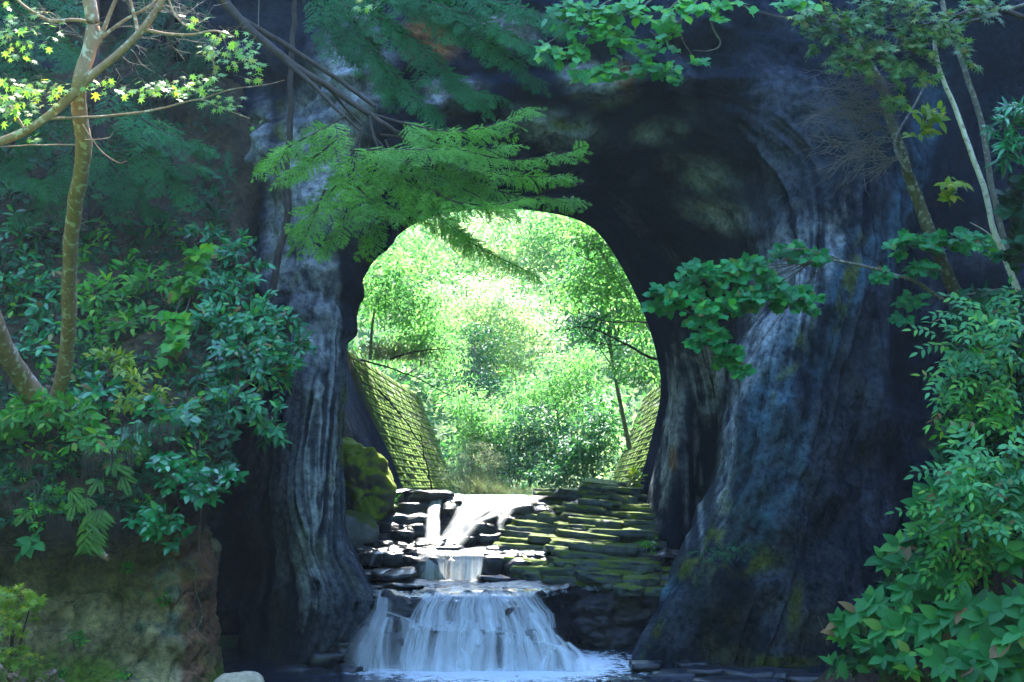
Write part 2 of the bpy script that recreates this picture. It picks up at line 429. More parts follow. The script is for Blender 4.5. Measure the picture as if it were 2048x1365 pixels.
fc = grid_faces(len(svals), NC)
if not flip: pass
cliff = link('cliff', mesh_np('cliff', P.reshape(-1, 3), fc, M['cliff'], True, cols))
tag(cliff, 'tall fluted dark grey cliff pierced by an arched tunnel over the falls', None, None, 'structure')

# ------------------------------------------------------------------ ground sheet (gorge sides, valley, horizon)
gx = np.concatenate([np.linspace(-130, -40, 24), np.linspace(-38, 38, 110), np.linspace(40, 130, 24)])
gy = np.concatenate([np.linspace(-60, 10, 34), np.linspace(11, 130, 130), np.linspace(134, 210, 24)])
GX, GY = np.meshgrid(gx, gy)
def ground_z(X, Y):
    floor = np.interp(Y, [-200, 8, 18, 29, 31, 40, 44, 70, 82, 130, 400], [2.2, 2.2, -0.9, -0.9, -0.6, 1.0, 3.2, 3.3, 4.2, 34, 90])
    w = np.interp(Y, [-50, 0, 30, 45, 60, 90], [10, 9.0, 9.5, 5.4, 5.6, 9])
    w = np.where(X < 0, w - np.interp(Y, [0, 44, 50, 80], [0, 0, 0.3, 1.6]), w)
    sl = np.interp(Y, [-80, -10, 30, 46, 60, 120], [1.6, 2.0, 2.0, 1.5, 1.25, 0.7])  # unseen gorge sides steepened so light comes mostly from above
    rise = np.clip(np.abs(X) - w, 0, 60) * sl
    cap_ = np.interp(Y, [-60, 30, 46, 60], [27, 27, 30, 34])
    z = floor + np.minimum(rise, cap_) + np.clip(-7 - Y, 0, 20) * 1.25  # last term: unseen rise behind the camera, added to shape the light
    n = fbm(np.stack([X * 0.07, Y * 0.07, X * 0], -1), 4)
    return z + n * np.clip((np.abs(X) - w) * 0.25, 0, 3) + 0.06 * fbm(np.stack([X * 0.9, Y * 0.9, X * 0], -1), 3)
GZ = ground_z(GX, GY)
ground = link('ground', mesh_np('ground', np.stack([GX, GY, GZ], -1).reshape(-1, 3), grid_faces(len(gy), len(gx)), M['ground']))
tag(ground, 'wooded gorge floor and slopes running up the valley', None, None, 'structure')

# ------------------------------------------------------------------ stream bed: stepped wet rock
bx = np.linspace(-6.0, 6.2, 300)
def bed_profile(X):
    # right of the fall the lower lip draws back to a dark undercut wall
    k = smooth(0.1, 1.7, X)
    kl = smooth(-2.6, -3.6, X)
    lipY = 31.3 + 3.2 * k + 0.35 * kl
    lipZ = 1.40 + 0.08 * k + 0.10 * kl
    kn = [(24, -0.9), (29.6, -0.75), (30.25 + 3.9 * k, -0.5 - 0.1 * k), (30.75 + 3.4 * k + 0.3 * kl, 0.72 - 0.2 * k), (lipY - 0.12, lipZ - 0.16), (lipY, lipZ),
          (33.8 + 1.6 * k, 1.46), (36.45, 1.50), (36.62, 2.08), (36.75, 2.14), (38.9, 2.22), (39.3, 2.5), (40.0, 3.2), (40.6, 3.46), (44, 3.42), (60, 3.3), (84, 3.2)]
    return np.array(kn)
tt = np.concatenate([np.linspace(0, 2, 20)[:-1], np.linspace(2, 6, 140)[:-1], np.linspace(6, 10, 130)[:-1], np.linspace(10, 14, 90)[:-1], np.linspace(14, 16, 20)])
rows = []
for X in bx:
    kn = bed_profile(X)
    i = np.clip(np.floor(tt).astype(int), 0, len(kn) - 2); f = (tt - i)[:, None]
    yz = kn[i] * (1 - f) + kn[i + 1] * f
    rows.append(np.concatenate([np.full((len(tt), 1), X), yz], 1))
B = np.stack(rows, 1)      # tt x X x 3
du = np.gradient(B, axis=1); dt = np.gradient(B, axis=0)
nb = np.cross(du, dt); nb /= np.linalg.norm(nb, axis=2)[..., None]
side_cut = smooth(-3.55, -4.1, B[..., 0]) * smooth(6.6, 5.6, tt)[:, None]
B[..., 2] -= 2.6 * side_cut
strat = perlin(np.stack([B[..., 0] * 0.5, B[..., 1] * 0.5, B[..., 2] * 5.0], -1))
TT = tt[:, None] * np.ones(len(bx))[None]
face_w = smooth(1.5, 2.2, TT)
dsp = face_w * (0.24 * fbm(B * np.array([0.9, 0.7, 1.3]) + 3, 4) + 0.10 * np.clip(strat, -0.4, 0.4) * smooth(4.5, 7, TT) + 0.05 * fbm(B * 4.0, 3)) * np.where(TT > 14, 0.35, 1.0) * np.where((TT > 5.5) & (TT < 7), 0.45, 1.0)
B2 = B + nb * dsp[..., None]
bed = link('stream_bed', mesh_np('stream_bed', B2.reshape(-1, 3), grid_faces(len(tt), len(bx)), M['bed']))
tag(bed, 'stepped dark wet rock bed under the falls', None, None, 'structure')

# ------------------------------------------------------------------ water
def mat_water(name, base, foam_box=None, bump_scale=3.0, bump_d=0.06, rough=0.06, foam_all=0.0):
    m, nt, out = new_mat(name)
    pos = geo_pos(nt)
    mp = N(nt, 'ShaderNodeMapping'); mp.inputs['Scale'].default_value = (1.0, 0.6, 1.0)
    nt.links.new(pos, mp.inputs[0])
    n1 = noise(nt, bump_scale, 5, 0.6, mp.outputs[0], 0.6)
    p = N(nt, 'ShaderNodeBsdfPrincipled')
    p.inputs['Roughness'].default_value = rough; p.inputs['IOR'].default_value = 1.33
    p.inputs['Specular IOR Level'].default_value = 0.6
    nf = noise(nt, bump_scale * 1.3, 6, 0.7, mp.outputs[0], 1.2)
    f_ = None
    if foam_box:
        cx, cy, rx, ry = foam_box
        sx = nt.nodes.new('ShaderNodeSeparateXYZ'); nt.links.new(pos, sx.inputs[0])
        ax = math_n(nt, 'DIVIDE', math_n(nt, 'SUBTRACT', sx.outputs[0], cx), rx)
        ay = math_n(nt, 'DIVIDE', math_n(nt, 'SUBTRACT', sx.outputs[1], cy), ry)
        d = math_n(nt, 'ADD', math_n(nt, 'MULTIPLY', ax, ax), math_n(nt, 'MULTIPLY', ay, ay))
        f_ = math_n(nt, 'SUBTRACT', math_n(nt, 'MULTIPLY', nf, 1.6), math_n(nt, 'MULTIPLY', d, 0.7))
        f_ = math_n(nt, 'MULTIPLY', math_n(nt, 'SUBTRACT', f_, 0.16), 3.0, True)
    elif foam_all:
        f_ = math_n(nt, 'MULTIPLY', math_n(nt, 'SUBTRACT', nf, 0.62 - foam_all * 0.3), 5.0, True)
    if f_ is not None:
        nt.links.new(mixc(nt, f_, base, (0.62, 0.70, 0.78)), p.inputs['Base Color'])
        rg = N(nt, 'ShaderNodeMapRange'); rg.inputs[3].default_value = rough; rg.inputs[4].default_value = 0.6
        nt.links.new(f_, rg.inputs[0]); nt.links.new(rg.outputs[0], p.inputs['Roughness'])
    else:
        p.inputs['Base Color'].default_value = (*base, 1)
    nt.links.new(bump(nt, n1, 0.9, bump_d), p.inputs['Normal'])
    nt.links.new(p.outputs[0], out.inputs[0])
    return m

def mat_veil(name, dens=0.55, streaks=26.0):
    """falling water: white threads running down the UV's v, clear gaps between"""
    m, nt, out = new_mat(name)
    uv = N(nt, 'ShaderNodeUVMap'); uv.uv_map = 'UVMap'
    mp = N(nt, 'ShaderNodeMapping'); mp.inputs['Scale'].default_value = (streaks, 1.3, 1)
    oi = N(nt, 'ShaderNodeObjectInfo')
    nt.links.new(uv.outputs[0], mp.inputs[0])
    cx_ = N(nt, 'ShaderNodeCombineXYZ'); nt.links.new(math_n(nt, 'MULTIPLY', oi.outputs['Random'], 60.0), cx_.inputs[0])
    nt.links.new(cx_.outputs[0], mp.inputs['Location'])
    n1 = noise(nt, 1.0, 4, 0.6, mp.outputs[0]); n2 = noise(nt, 0.22, 3, 0.5, mp.outputs[0])
    sx = nt.nodes.new('ShaderNodeSeparateXYZ'); nt.links.new(uv.outputs[0], sx.inputs[0])
    # thin out towards the two side edges (fewer threads there)
    ed = math_n(nt, 'MULTIPLY', math_n(nt, 'MULTIPLY', sx.outputs[0], math_n(nt, 'SUBTRACT', 1.0, sx.outputs[0])), 4.0)
    ed = math_n(nt, 'POWER', ed, 1.0)
    al = math_n(nt, 'ADD', math_n(nt, 'MULTIPLY', n1, 0.62), math_n(nt, 'MULTIPLY', n2, 1.38))
    al = math_n(nt, 'MULTIPLY', math_n(nt, 'SUBTRACT', al, 1.0 - dens * 0.5), 1.7, True)
    al = math_n(nt, 'MULTIPLY', al, ed, True)
    d = nt.nodes.new('ShaderNodeBsdfDiffuse'); d.inputs[0].default_value = (0.80, 0.86, 0.92, 1)
    t = nt.nodes.new('ShaderNodeBsdfTranslucent'); t.inputs[0].default_value = (0.80, 0.86, 0.92, 1)
    gl = nt.nodes.new('ShaderNodeBsdfGlossy'); gl.inputs['Roughness'].default_value = 0.35; gl.inputs[0].default_value = (0.5, 0.5, 0.5, 1)
    mx = nt.nodes.new('ShaderNodeMixShader'); mx.inputs[0].default_value = 0.5
    nt.links.new(d.outputs[0], mx.inputs[1]); nt.links.new(t.outputs[0], mx.inputs[2])
    m3 = nt.nodes.new('ShaderNodeMixShader'); m3.inputs[0].default_value = 0.12
    nt.links.new(mx.outputs[0], m3.inputs[1]); nt.links.new(gl.outputs[0], m3.inputs[2])
    tr = nt.nodes.new('ShaderNodeBsdfTransparent')
    m2 = nt.nodes.new('ShaderNodeMixShader')
    nt.links.new(al, m2.inputs[0]); nt.links.new(tr.outputs[0], m2.inputs[1]); nt.links.new(m3.outputs[0], m2.inputs[2])
    nt.links.new(m2.outputs[0], out.inputs[0])
    return m

M['low_water'] = mat_water('lower_water', (0.006, 0.014, 0.03), (-0.3, 31.0, 3.6, 3.6), 3.2, 0.07)
M['mid_water'] = mat_water('ledge_water', (0.008, 0.016, 0.03), None, 2.2, 0.022, 0.08, 0.5)
M['up_water'] = mat_water('pool_water', (0.02, 0.04, 0.035), None, 1.6, 0.05, 0.08, 0.25)
M['veil'] = mat_veil('falling_water', 0.60, 9.0)
M['veil_thick'] = mat_veil('thick_falling_water', 1.15, 18.0)
M['veil_wide'] = mat_veil('soft_falling_water', 0.62, 6.0)
M['veil_soft'] = mat_veil('misty_falling_water', 0.42, 3.5)
M['veil_thin'] = mat_veil('thin_falling_water', 0.5, 14.0)

def water_sheet(name, label, x0, x1, y0, y1, z, mat, nx=60, ny=60, amp=0.012, zfun=None):
    X, Y = np.meshgrid(np.linspace(x0, x1, nx), np.linspace(y0, y1, ny))
    Z = (zfun(X, Y) if zfun else z + 0 * X) + amp * fbm(np.stack([X * 1.7, Y * 1.1, X * 0], -1), 3)
    o = link(name, mesh_np(name, np.stack([X, Y, Z], -1).reshape(-1, 3), grid_faces(ny, nx), mat))
    tag(o, label, None, None, 'structure'); return o

water_sheet('lower_stream', 'dark rippled stream with white foam below the falls', -9.5, 9.5, 12, 35.5, 0.0, M['low_water'], 160, 160, 0.02)
def lip_y(X):
    k = smooth(0.1, 1.7, X); kl = smooth(-2.6, -3.6, X)
    return 31.3 + 3.2 * k + 0.35 * kl
# thin sheet over the broad ledge: follows the lip line
def ledge_sheet(name, label, x0, x1, yf, yb, zf, zb, mat, nx=120, ny=90, amp=0.03):
    X = np.linspace(x0, x1, nx)[None] * np.ones(ny)[:, None]
    t = np.linspace(0, 1, ny)[:, None] * np.ones(nx)[None]
    y0 = yf(X) if callable(yf) else yf + 0 * X
    Y = y0 + (yb - y0) * t
    Z = zf + (zb - zf) * t + amp * fbm(np.stack([X * 1.1, Y * 0.8, X * 0 + 3], -1), 4) - 0.10 * smooth(0.06, 0.0, t)
    o = link(name, mesh_np(name, np.stack([X, Y, Z], -1).reshape(-1, 3), grid_faces(ny, nx), mat))
    tag(o, label, None, None, 'structure')
ledge_sheet('ledge_pool', 'shining shallow water spread over the broad wet ledge', -3.5, 2.2, lambda X: lip_y(X) - 0.03, 36.5, 1.44, 1.50, M['mid_water'])
ledge_sheet('step_pool', 'narrow shallow pool above the curtain fall', -3.9, 0.9, 36.66, 39.1, 2.17, 2.24, M['mid_water'], 90, 50)
water_sheet('upper_pool', 'bright flat stream surface above the upper fall', -3.6, 4.4, 40.7, 84, 3.58, M['up_water'], 60, 120, 0.012)

def veil(parent, path, widths, mat, bulge=0.12, nu=10, nv=40):
    """strip of falling water along path [(px,py,Y)], widths in px"""
    Pp = np.array([at(*p) for p in path]); base = np.array(parent.location)
    W = np.array([w * p[2] / F for w, p in zip(widths, path)])
    t = np.linspace(0, len(path) - 1, nv)
    C = catmull(Pp, t); w = catmull(W[:, None], t)[:, 0]
    T = np.gradient(C, axis=0); T /= np.linalg.norm(T, axis=1)[:, None] + 1e-9
    A = np.broadcast_to(np.array([1., 0, 0]), T.shape)
    u = np.linspace(-0.5, 0.5, nu)
    V = C[:, None] + A[:, None] * (w[:, None] * u[None])[..., None]
    V[..., 1] += bulge * (4 * u[None] ** 2) - 0.02
    V = V + 0.03 * fbm(V * 2.2 + parent.location[0] + len(path), 3)[..., None] * np.array([1, 1, 0.2])
    UV = np.stack([np.broadcast_to((u + 0.5)[None], (nv, nu)), np.broadcast_to(np.linspace(0, 1, nv)[:, None], (nv, nu))], -1)
    # thread count in proportion to real width
    me = mesh_np('water_strand', (V - base).reshape(-1, 3), grid_faces(nv, nu), mat, True, None, UV.reshape(-1, 2))
    return link('water_strand', me, parent)

def yl(py):   # depth of the lower fall's face at a row
    return float(np.interp(py, [1180, 1198, 1215, 1250, 1300, 1345], [31.6, 31.15, 30.95, 30.55, 30.2, 29.9]))
wl = thing('waterfall', at(930, 1340, 30), 'broad veil waterfall spilling over dark boulders into the foaming lower pool', 'waterfall', 'falls of the stream')
LOW = [
 ([(766,1180),(764,1205),(762,1232),(748,1262),(735,1300),(728,1342)], [22,26,30,44,56,62], 'veil'),
 ([(770,1225),(800,1234),(826,1246),(834,1262)], [16,18,16,20], 'veil'),
 ([(832,1246),(818,1270),(812,1300),(811,1342)], [22,20,24,30], 'veil'),
 ([(775,1235),(768,1262),(764,1300),(765,1342)], [24,34,36,40], 'veil_thin'),
 ([(872,1192),(852,1212),(846,1240),(842,1252)], [26,24,22,20], 'veil'),
 ([(905,1190),(893,1208),(888,1232),(890,1262)], [40,46,52,56], 'veil'),
 ([(935,1192),(930,1210),(930,1236),(928,1258)], [36,40,44,50], 'veil_thin'),
 ([(962,1192),(972,1212),(978,1238),(980,1266)], [40,40,40,46], 'veil'),
 ([(1000,1194),(1020,1214),(1034,1244),(1040,1276)], [34,32,34,36], 'veil_thin'),
 ([(1028,1192),(1060,1216),(1082,1250),(1096,1288),(1100,1300)], [34,40,46,54,50], 'veil'),
 ([(1060,1226),(1080,1262),(1090,1292)], [24,30,40], 'veil'),
 ([(860,1248),(900,1250),(940,1256),(958,1272),(958,1290)], [20,24,30,28,20], 'veil'),
 ([(890,1250),(905,1280),(915,1310),(918,1344)], [50,58,70,84], 'veil'),
 ([(945,1258),(938,1290),(930,1320),(928,1344)], [30,44,60,76], 'veil'),
 ([(985,1262),(965,1278),(958,1310),(950,1344)], [24,22,30,40], 'veil'),
 ([(985,1262),(1020,1268),(1050,1288),(1062,1320),(1068,1344)], [20,34,44,50,60], 'veil'),
 ([(1010,1270),(1030,1300),(1036,1344)], [30,40,50], 'veil_thin'),
 ([(1075,1284),(1110,1292),(1136,1308),(1150,1342)], [26,30,36,46], 'veil'),
 ([(1090,1286),(1120,1296),(1132,1318),(1138,1342)], [30,40,50,50], 'veil'),
 ([(860,1256),(850,1290),(846,1342)], [24,30,34], 'veil_thin'),
 ([(1095,1300),(1085,1320),(1080,1344)], [40,46,56], 'veil_thin'),
]
for k in range(17):
    if k in (4, 12): continue
    x0 = 852 + k * 13.5 + random.uniform(-5, 5); sl_ = (x0 - 950) * 0.16
    LOW.append(([(x0 - sl_ * 0.4, 1184), (x0, 1200), (x0 + sl_, 1226), (x0 + sl_ * 1.4, 1262 + random.uniform(-8, 10))], [20, 24, 26, 30 + random.uniform(-8, 14)], random.choice(['veil', 'veil_thin', 'veil_thin'])))
for k in range(19):
    if k in (9,): continue
    x0 = 845 + k * 16 + random.uniform(-6, 6); t0 = 1248 + max(0, (x0 - 1010)) * 0.30 + random.uniform(-16, 16); sl_ = (x0 - 960) * 0.08
    LOW.append(([(x0, t0), (x0 + sl_, t0 + 16), (x0 + sl_ * 1.8, (t0 + 1344) / 2 + 6), (x0 + sl_ * 2.4 + random.uniform(-8, 8), 1346)], [18, 26, 36, 46 + random.uniform(-10, 16)], random.choice(['veil', 'veil_thin', 'veil_thin', 'veil_wide'])))
LOW += [([(768,1184),(766,1215),(758,1250),(750,1300),(745,1346)], [30,44,80,120,140], 'veil_soft'),
        ([(920,1188),(905,1215),(895,1262),(890,1305),(888,1346)], [120,140,150,170,190], 'veil_soft'),
        ([(1000,1190),(1020,1220),(1035,1266),(1045,1305),(1050,1346)], [120,130,150,180,200], 'veil_soft'),
        ([(812,1236),(820,1270),(822,1310),(824,1346)], [40,60,80,90], 'veil_soft'), ([(930,1330),(930,1340),(930,1352)], [380,440,470], 'veil_soft')]
for path, ws, mk in LOW:
    veil(wl, [(x, y, yl(y) - 0.12 - random.uniform(0, 0.06)) for x, y in path], ws, M[mk], 0.06)

wm = thing('waterfall', at(898, 1163, 36.3), 'short curtain waterfall of even white threads between the upper and lower falls', 'waterfall', 'falls of the stream')
for x0, x1, mk in ((838,875,'veil'),(866,905,'veil_thin'),(900,940,'veil'),(930,968,'veil_thin'),(925,950,'veil_thick'),(846,868,'veil_thin'),(835,966,'veil_thin')):
    xc = (x0 + x1) / 2
    veil(wm, [(xc, 1102, 36.7), (xc, 1108, 36.3), (xc, 1130, 36.08), (xc, 1168, 36.0)], [(x1 - x0)] * 4, M[mk], 0.04)
wu = thing('waterfall', at(890, 1090, 39.2), 'bright white upper waterfall pouring in two tongues from the pool lip', 'waterfall', 'falls of the stream')
def yu(py): return float(np.interp(py, [988, 1000, 1040, 1092], [41.0, 40.2, 39.3, 38.4])) - 0.35
UP = [
 ([(872,990),(868,1006),(866,1040),(864,1092)], [22,22,28,34], 'veil_thick'),
 ([(880,1000),(872,1030),(866,1060),(864,1092)], [12,18,30,36], 'veil_thick'),
 ([(862,1012),(860,1050),(862,1092)], [16,24,30], 'veil'),
 ([(1010,990),(985,1006),(945,1034),(915,1062),(900,1092)], [100,70,44,36,36], 'veil_thick'),
 ([(1060,992),(1030,1010),(990,1030),(950,1050),(915,1092)], [80,60,40,30,30], 'veil'),
 ([(950,990),(935,1010),(915,1040),(895,1070),(885,1092)], [70,50,36,34,34], 'veil'),
 ([(910,992),(905,1005),(898,1018)], [60,40,26], 'veil'),
 ([(920,1050),(905,1070),(892,1092)], [26,40,46], 'veil_thick'),
 ([(1020,1020),(1005,1040),(1000,1060)], [26,20,14], 'veil'),
]
for path, ws, mk in UP:
    veil(wu, [(x, y, yu(y)) for x, y in path], ws, M[mk], 0.05)
for x, y, w in ((815, 1097, 40), (885, 1100, 40)):
    veil(wu, [(x - w, y - 3, 38.4), (x, y, 38.0), (x + w, y + 4, 37.6)], [10, 14, 10], M['veil'], 0.0)

# ------------------------------------------------------------------ stones
def stone_mesh(name, sx, sy, sz, seed, mat, n=6, rough=0.16, flat=0.5):
    """rounded, uneven block (about 2*n*n*6 triangles at n cells a side)"""
    vs_, fs = [], []
    idx = {}
    def key(p):
        k = tuple(np.round(p, 4))
        if k not in idx: idx[k] = len(vs_); vs_.append(p)
        return idx[k]
    lin = np.linspace(-1, 1, n + 1)
    for ax in range(3):
        for sg in (-1, 1):
            for i in range(n):
                for j in range(n):
                    q = []
                    for (a_, b_) in ((i, j), (i + 1, j), (i + 1, j + 1), (i, j + 1)):
                        p = [0, 0, 0]; p[ax] = sg; p[(ax + 1) % 3] = lin[a_]; p[(ax + 2) % 3] = lin[b_]
                        q.append(key(p))
                    fs.append(q if sg > 0 else q[::-1])
    V = np.array(vs_, float)
    r = np.linalg.norm(V, axis=1)[:, None]
    cube = V; sph = V / r
    V = cube * flat + sph * (1 - flat) * 1.15
    S_ = np.array([sx, sy, sz]) / 2
    V = V * S_
    nz = fbm(V / min(sx, sy, sz * 2) * 1.3 + seed * 7.7, 3)
    V = V + (V / (np.linalg.norm(V, axis=1)[:, None] + 1e-6)) * (nz * rough * min(sx, sy, sz * 1.6))[:, None]
    return mesh_np(name, V, np.array(fs), mat)

def stone(name, px, py, Y, sx, sy, sz, mat, seed, parent=None, rz=0, rx=0, ry=0, n=6, rough=0.16, flat=0.5):
    me = stone_mesh(name, sx, sy, sz, seed, mat, n, rough, flat)
    o = link(name, me, parent)
    loc = Vector(at(px, py, Y))
    o.location = loc - (parent.location if parent else Vector())
    o.rotation_euler = (rx, ry, rz)
    return o

# mossy bedded outcrop on the right of the falls
oc = thing('rock_outcrop', at(1160, 1175, 35), 'mossy outcrop of stepped flat rock layers right of the falls', 'rock outcrop')
NCO = 23
sd_ = 0
slabs = []
for c in range(NCO):
    t = c / (NCO - 1)
    py = 984 + 186 * t
    Yc = 42.3 - 7.2 * t
    xl = np.interp(py, [984, 1010, 1040, 1070, 1100, 1125, 1150, 1172], [1095, 1070, 1040, 1012, 1000, 1030, 1045, 1165])
    xr = np.interp(py, [984, 1030, 1080, 1130, 1172], [1310, 1300, 1275, 1285, 1325])
    x = xl - random.uniform(0, 20)
    while x < xr:
        w = random.uniform(50, 130)
        h = random.uniform(9, 14) * Yc / F
        ff = (x - xl) / max(1, xr - xl); tilt = ff * 12 - 20 * math.sin(math.pi * min(1, ff * 1.1)) * (1 - t) ** 0.7
        Yo = -0.7 * math.sin(math.pi * min(1, max(0, ff)))
        o = stone('rock_slab', x + w / 2, py + tilt + random.uniform(-2, 2), Yc + 0.35 + Yo + random.uniform(-0.34, 0.22), w * Yc / F * 1.10, 1.7, h * 1.35, M['slab'], sd_, oc, random.uniform(-0.16, 0.16), random.uniform(-0.03, 0.08), 0.07 + random.uniform(-0.05, 0.05), 10, 0.50, 0.86)
        sd_ += 1; x += w * 0.93
# dark wet ledges on the left of the falls
ol = thing('rock_outcrop', at(760, 1160, 35.5), 'dark wet layered ledges left of the curtain fall', 'rock outcrop')
for c, (py, Yc, x0, x1, th) in enumerate([(1092, 38.2, 690, 845, 14), (1104, 37.6, 672, 850, 12), (1117, 36.9, 680, 840, 22), (1075, 38.8, 750, 825, 16), (1058, 39.3, 770, 815, 26), (1038, 39.6, 770, 812, 22), (1150, 35.6, 690, 790, 10), (1176, 33.6, 742, 800, 9), (1020, 40.2, 790, 822, 26), (1000, 40.6, 780, 825, 20)]):
    x = x0
    while x < x1:
        w = random.uniform(26, 90)
        stone('rock_slab', x + w / 2, py + random.uniform(-5, 5), Yc + random.uniform(-0.15, 0.15), w * Yc / F * 1.1, 1.3, th * Yc / F * 1.2, M['wetslab'], sd_, ol, random.uniform(-0.35, 0.35), random.uniform(-0.08, 0.14), random.uniform(-0.10, 0.10), 8, 0.5, 0.5)
        sd_ += 1; x += w * 0.9
# dark rocks between the tongues of the upper fall and beside the curtain
orr = thing('rock_outcrop', at(960, 1092, 39.2), 'black wet rocks standing between the tongues of the upper fall', 'rock outcrop')
for px, py, Y, w, h in [(914,1010,40.2,26,18),(960,1066,39.4,70,40),(985,1080,39.0,60,26),(935,1082,39.0,40,18),(1010,1048,39.8,44,34),(1045,1020,40.3,40,20),(880,1098,38.0,90,12),(950,1102,37.8,80,12),(1000,1100,37.8,60,16),(1000,1128,36.8,70,34),(1040,1140,36.6,60,34),(1000,1160,35.9,90,12),(880,1092,38.4,60,10)]:
    stone('rock', px, py, Y - 0.15, w * Y / F, 0.8, h * Y / F, M['wetslab'], sd_, orr, random.uniform(-0.3, 0.3), 0, random.uniform(-0.1, 0.1), 6, 0.28, 0.55); sd_ += 1
# boulders inside the lower fall
BL = [(800,1262,70,44,'reddish'),(935,1252,130,34,''),(1000,1318,84,44,''),(880,1305,120,80,''),(1090,1325,110,44,''),(780,1312,80,60,''),(1030,1240,90,60,''),(735,1310,60,50,''),(830,1330,90,44,''),(955,1330,90,40,'')]
LBL = ['flat brown boulder under the left thread of the lower fall','wide dark boulder under the crest of the lower fall','low rounded boulder in the middle of the lower fall','dark boulder left of centre at the foot of the lower fall','low flat boulder under the right tongue of the lower fall','dark boulder at the left foot of the lower fall','upright dark boulder under the right crest of the lower fall','small dark boulder against the foot of the left pillar','low wet boulder between two threads of the lower fall','low wet boulder half sunk at the foot of the lower fall']
for (px, py, w, h, _), lb in zip(BL, LBL):
    Y = yl(py) + 0.50
    tag(stone('boulder', px, py, Y, w * Y / F, 0.8, h * Y / F, M['boulder'], sd_, None, random.uniform(-0.3, 0.3), 0, random.uniform(-0.2, 0.2), 10, 0.30, 0.15), lb, 'boulder', 'boulders in the lower fall'); sd_ += 1
# moss lump and pale foot inside the tunnel, boulders elsewhere
tag(stone('mossy_boulder', 730, 968, 39.4, 1.15, 1.4, 2.4, M['moss_rock'], 309, None, 0.5, 0.0, -0.34, 30, 0.36, 0.25), 'tall bright green mossy boulder behind the left pillar', 'boulder')
tag(stone('boulder', 712, 1066, 38.2, 1.15, 1.2, 0.9, M['grey_rock'], 302, None, 0.1, 0, 0.35, 10, 0.16, 0.35), 'smooth grey boulder at the foot of the mossy boulder', 'boulder')
tag(stone('boulder', 476, 1392, 22.6, 0.86, 0.7, 0.68, M['pale_rock'], 303, None, 0.2, 0, 0.05, 12, 0.12, 0.3), 'pale tan boulder at the water edge below the brown bank', 'boulder')
RK = [(600,1345,30.2,90,26,'grey'),(655,1318,30.6,70,30,''),(690,1300,30.9,60,34,''),(640,1350,29.6,60,16,''),(700,1340,30,50,20,''),(1290,1332,29.9,60,18,''),(1345,1350,29.4,90,18,''),(1420,1345,29.5,110,22,''),(1500,1350,29.2,110,24,''),(1570,1352,29,100,20,''),(1450,1362,28.4,120,12,''),(1620,1358,28.4,90,18,''),(1380,1330,30.2,70,16,'')]
RL = ['wet rock at the pool edge under the dark left recess','broken wet rock under the left pillar','wet rock wedged against the left pillar foot','low wet rock in the pool below the left pillar','wet rock beside the left threads of the lower fall','small wet rock at the tip of the right buttress','flat wet rock in front of the right buttress','broad wet rock along the right shore','mossy wet rock along the right shore','wet rock near the leafy right bank','thin wet rock awash off the right shore','wet rock at the foot of the right bank','wet rock tight against the right buttress']
for (px, py, Y, w, h, _), lb in zip(RK, RL):
    tag(stone('rock', px, py, Y, w * Y / F, 0.8, h * Y / F, M['wetslab'], sd_, None, random.uniform(-0.4, 0.4), 0, 0, 7, 0.3, 0.5), lb, 'rock', 'wet rocks along the pool'); sd_ += 1

# ------------------------------------------------------------------ retaining walls of mossy concrete blocks
def block_mesh(L, H):
    """block with a proud face, slanted lip and a row of drip slots along its lower edge"""
    parts = []
    def box(x0, x1, z0, z1, d0, d1):
        V = np.array([[x, y, z] for x in (x0, x1) for y in (d0, d1) for z in (z0, z1)], float)
        V[np.isclose(V[:, 2], z1) & np.isclose(V[:, 1], d0), 1] += 0.015
        Fc = np.array([[0,1,3,2],[4,6,7,5],[0,4,5,1],[2,3,7,6],[0,2,6,4],[1,5,7,3]])
        parts.append((V, Fc))
    g = 0.012
    box(g, L - g, H * 0.34, H - g, -0.025, 0.12)
    nT = 3
    for k in range(nT):
        w = (L - 2 * g) / nT
        box(g + k * w + w * 0.11, g + (k + 1) * w - w * 0.11, g, H * 0.338, -0.045, 0.12)
    V, Fc = join(parts)
    return mesh_np('block', V, Fc, M['block'], False)

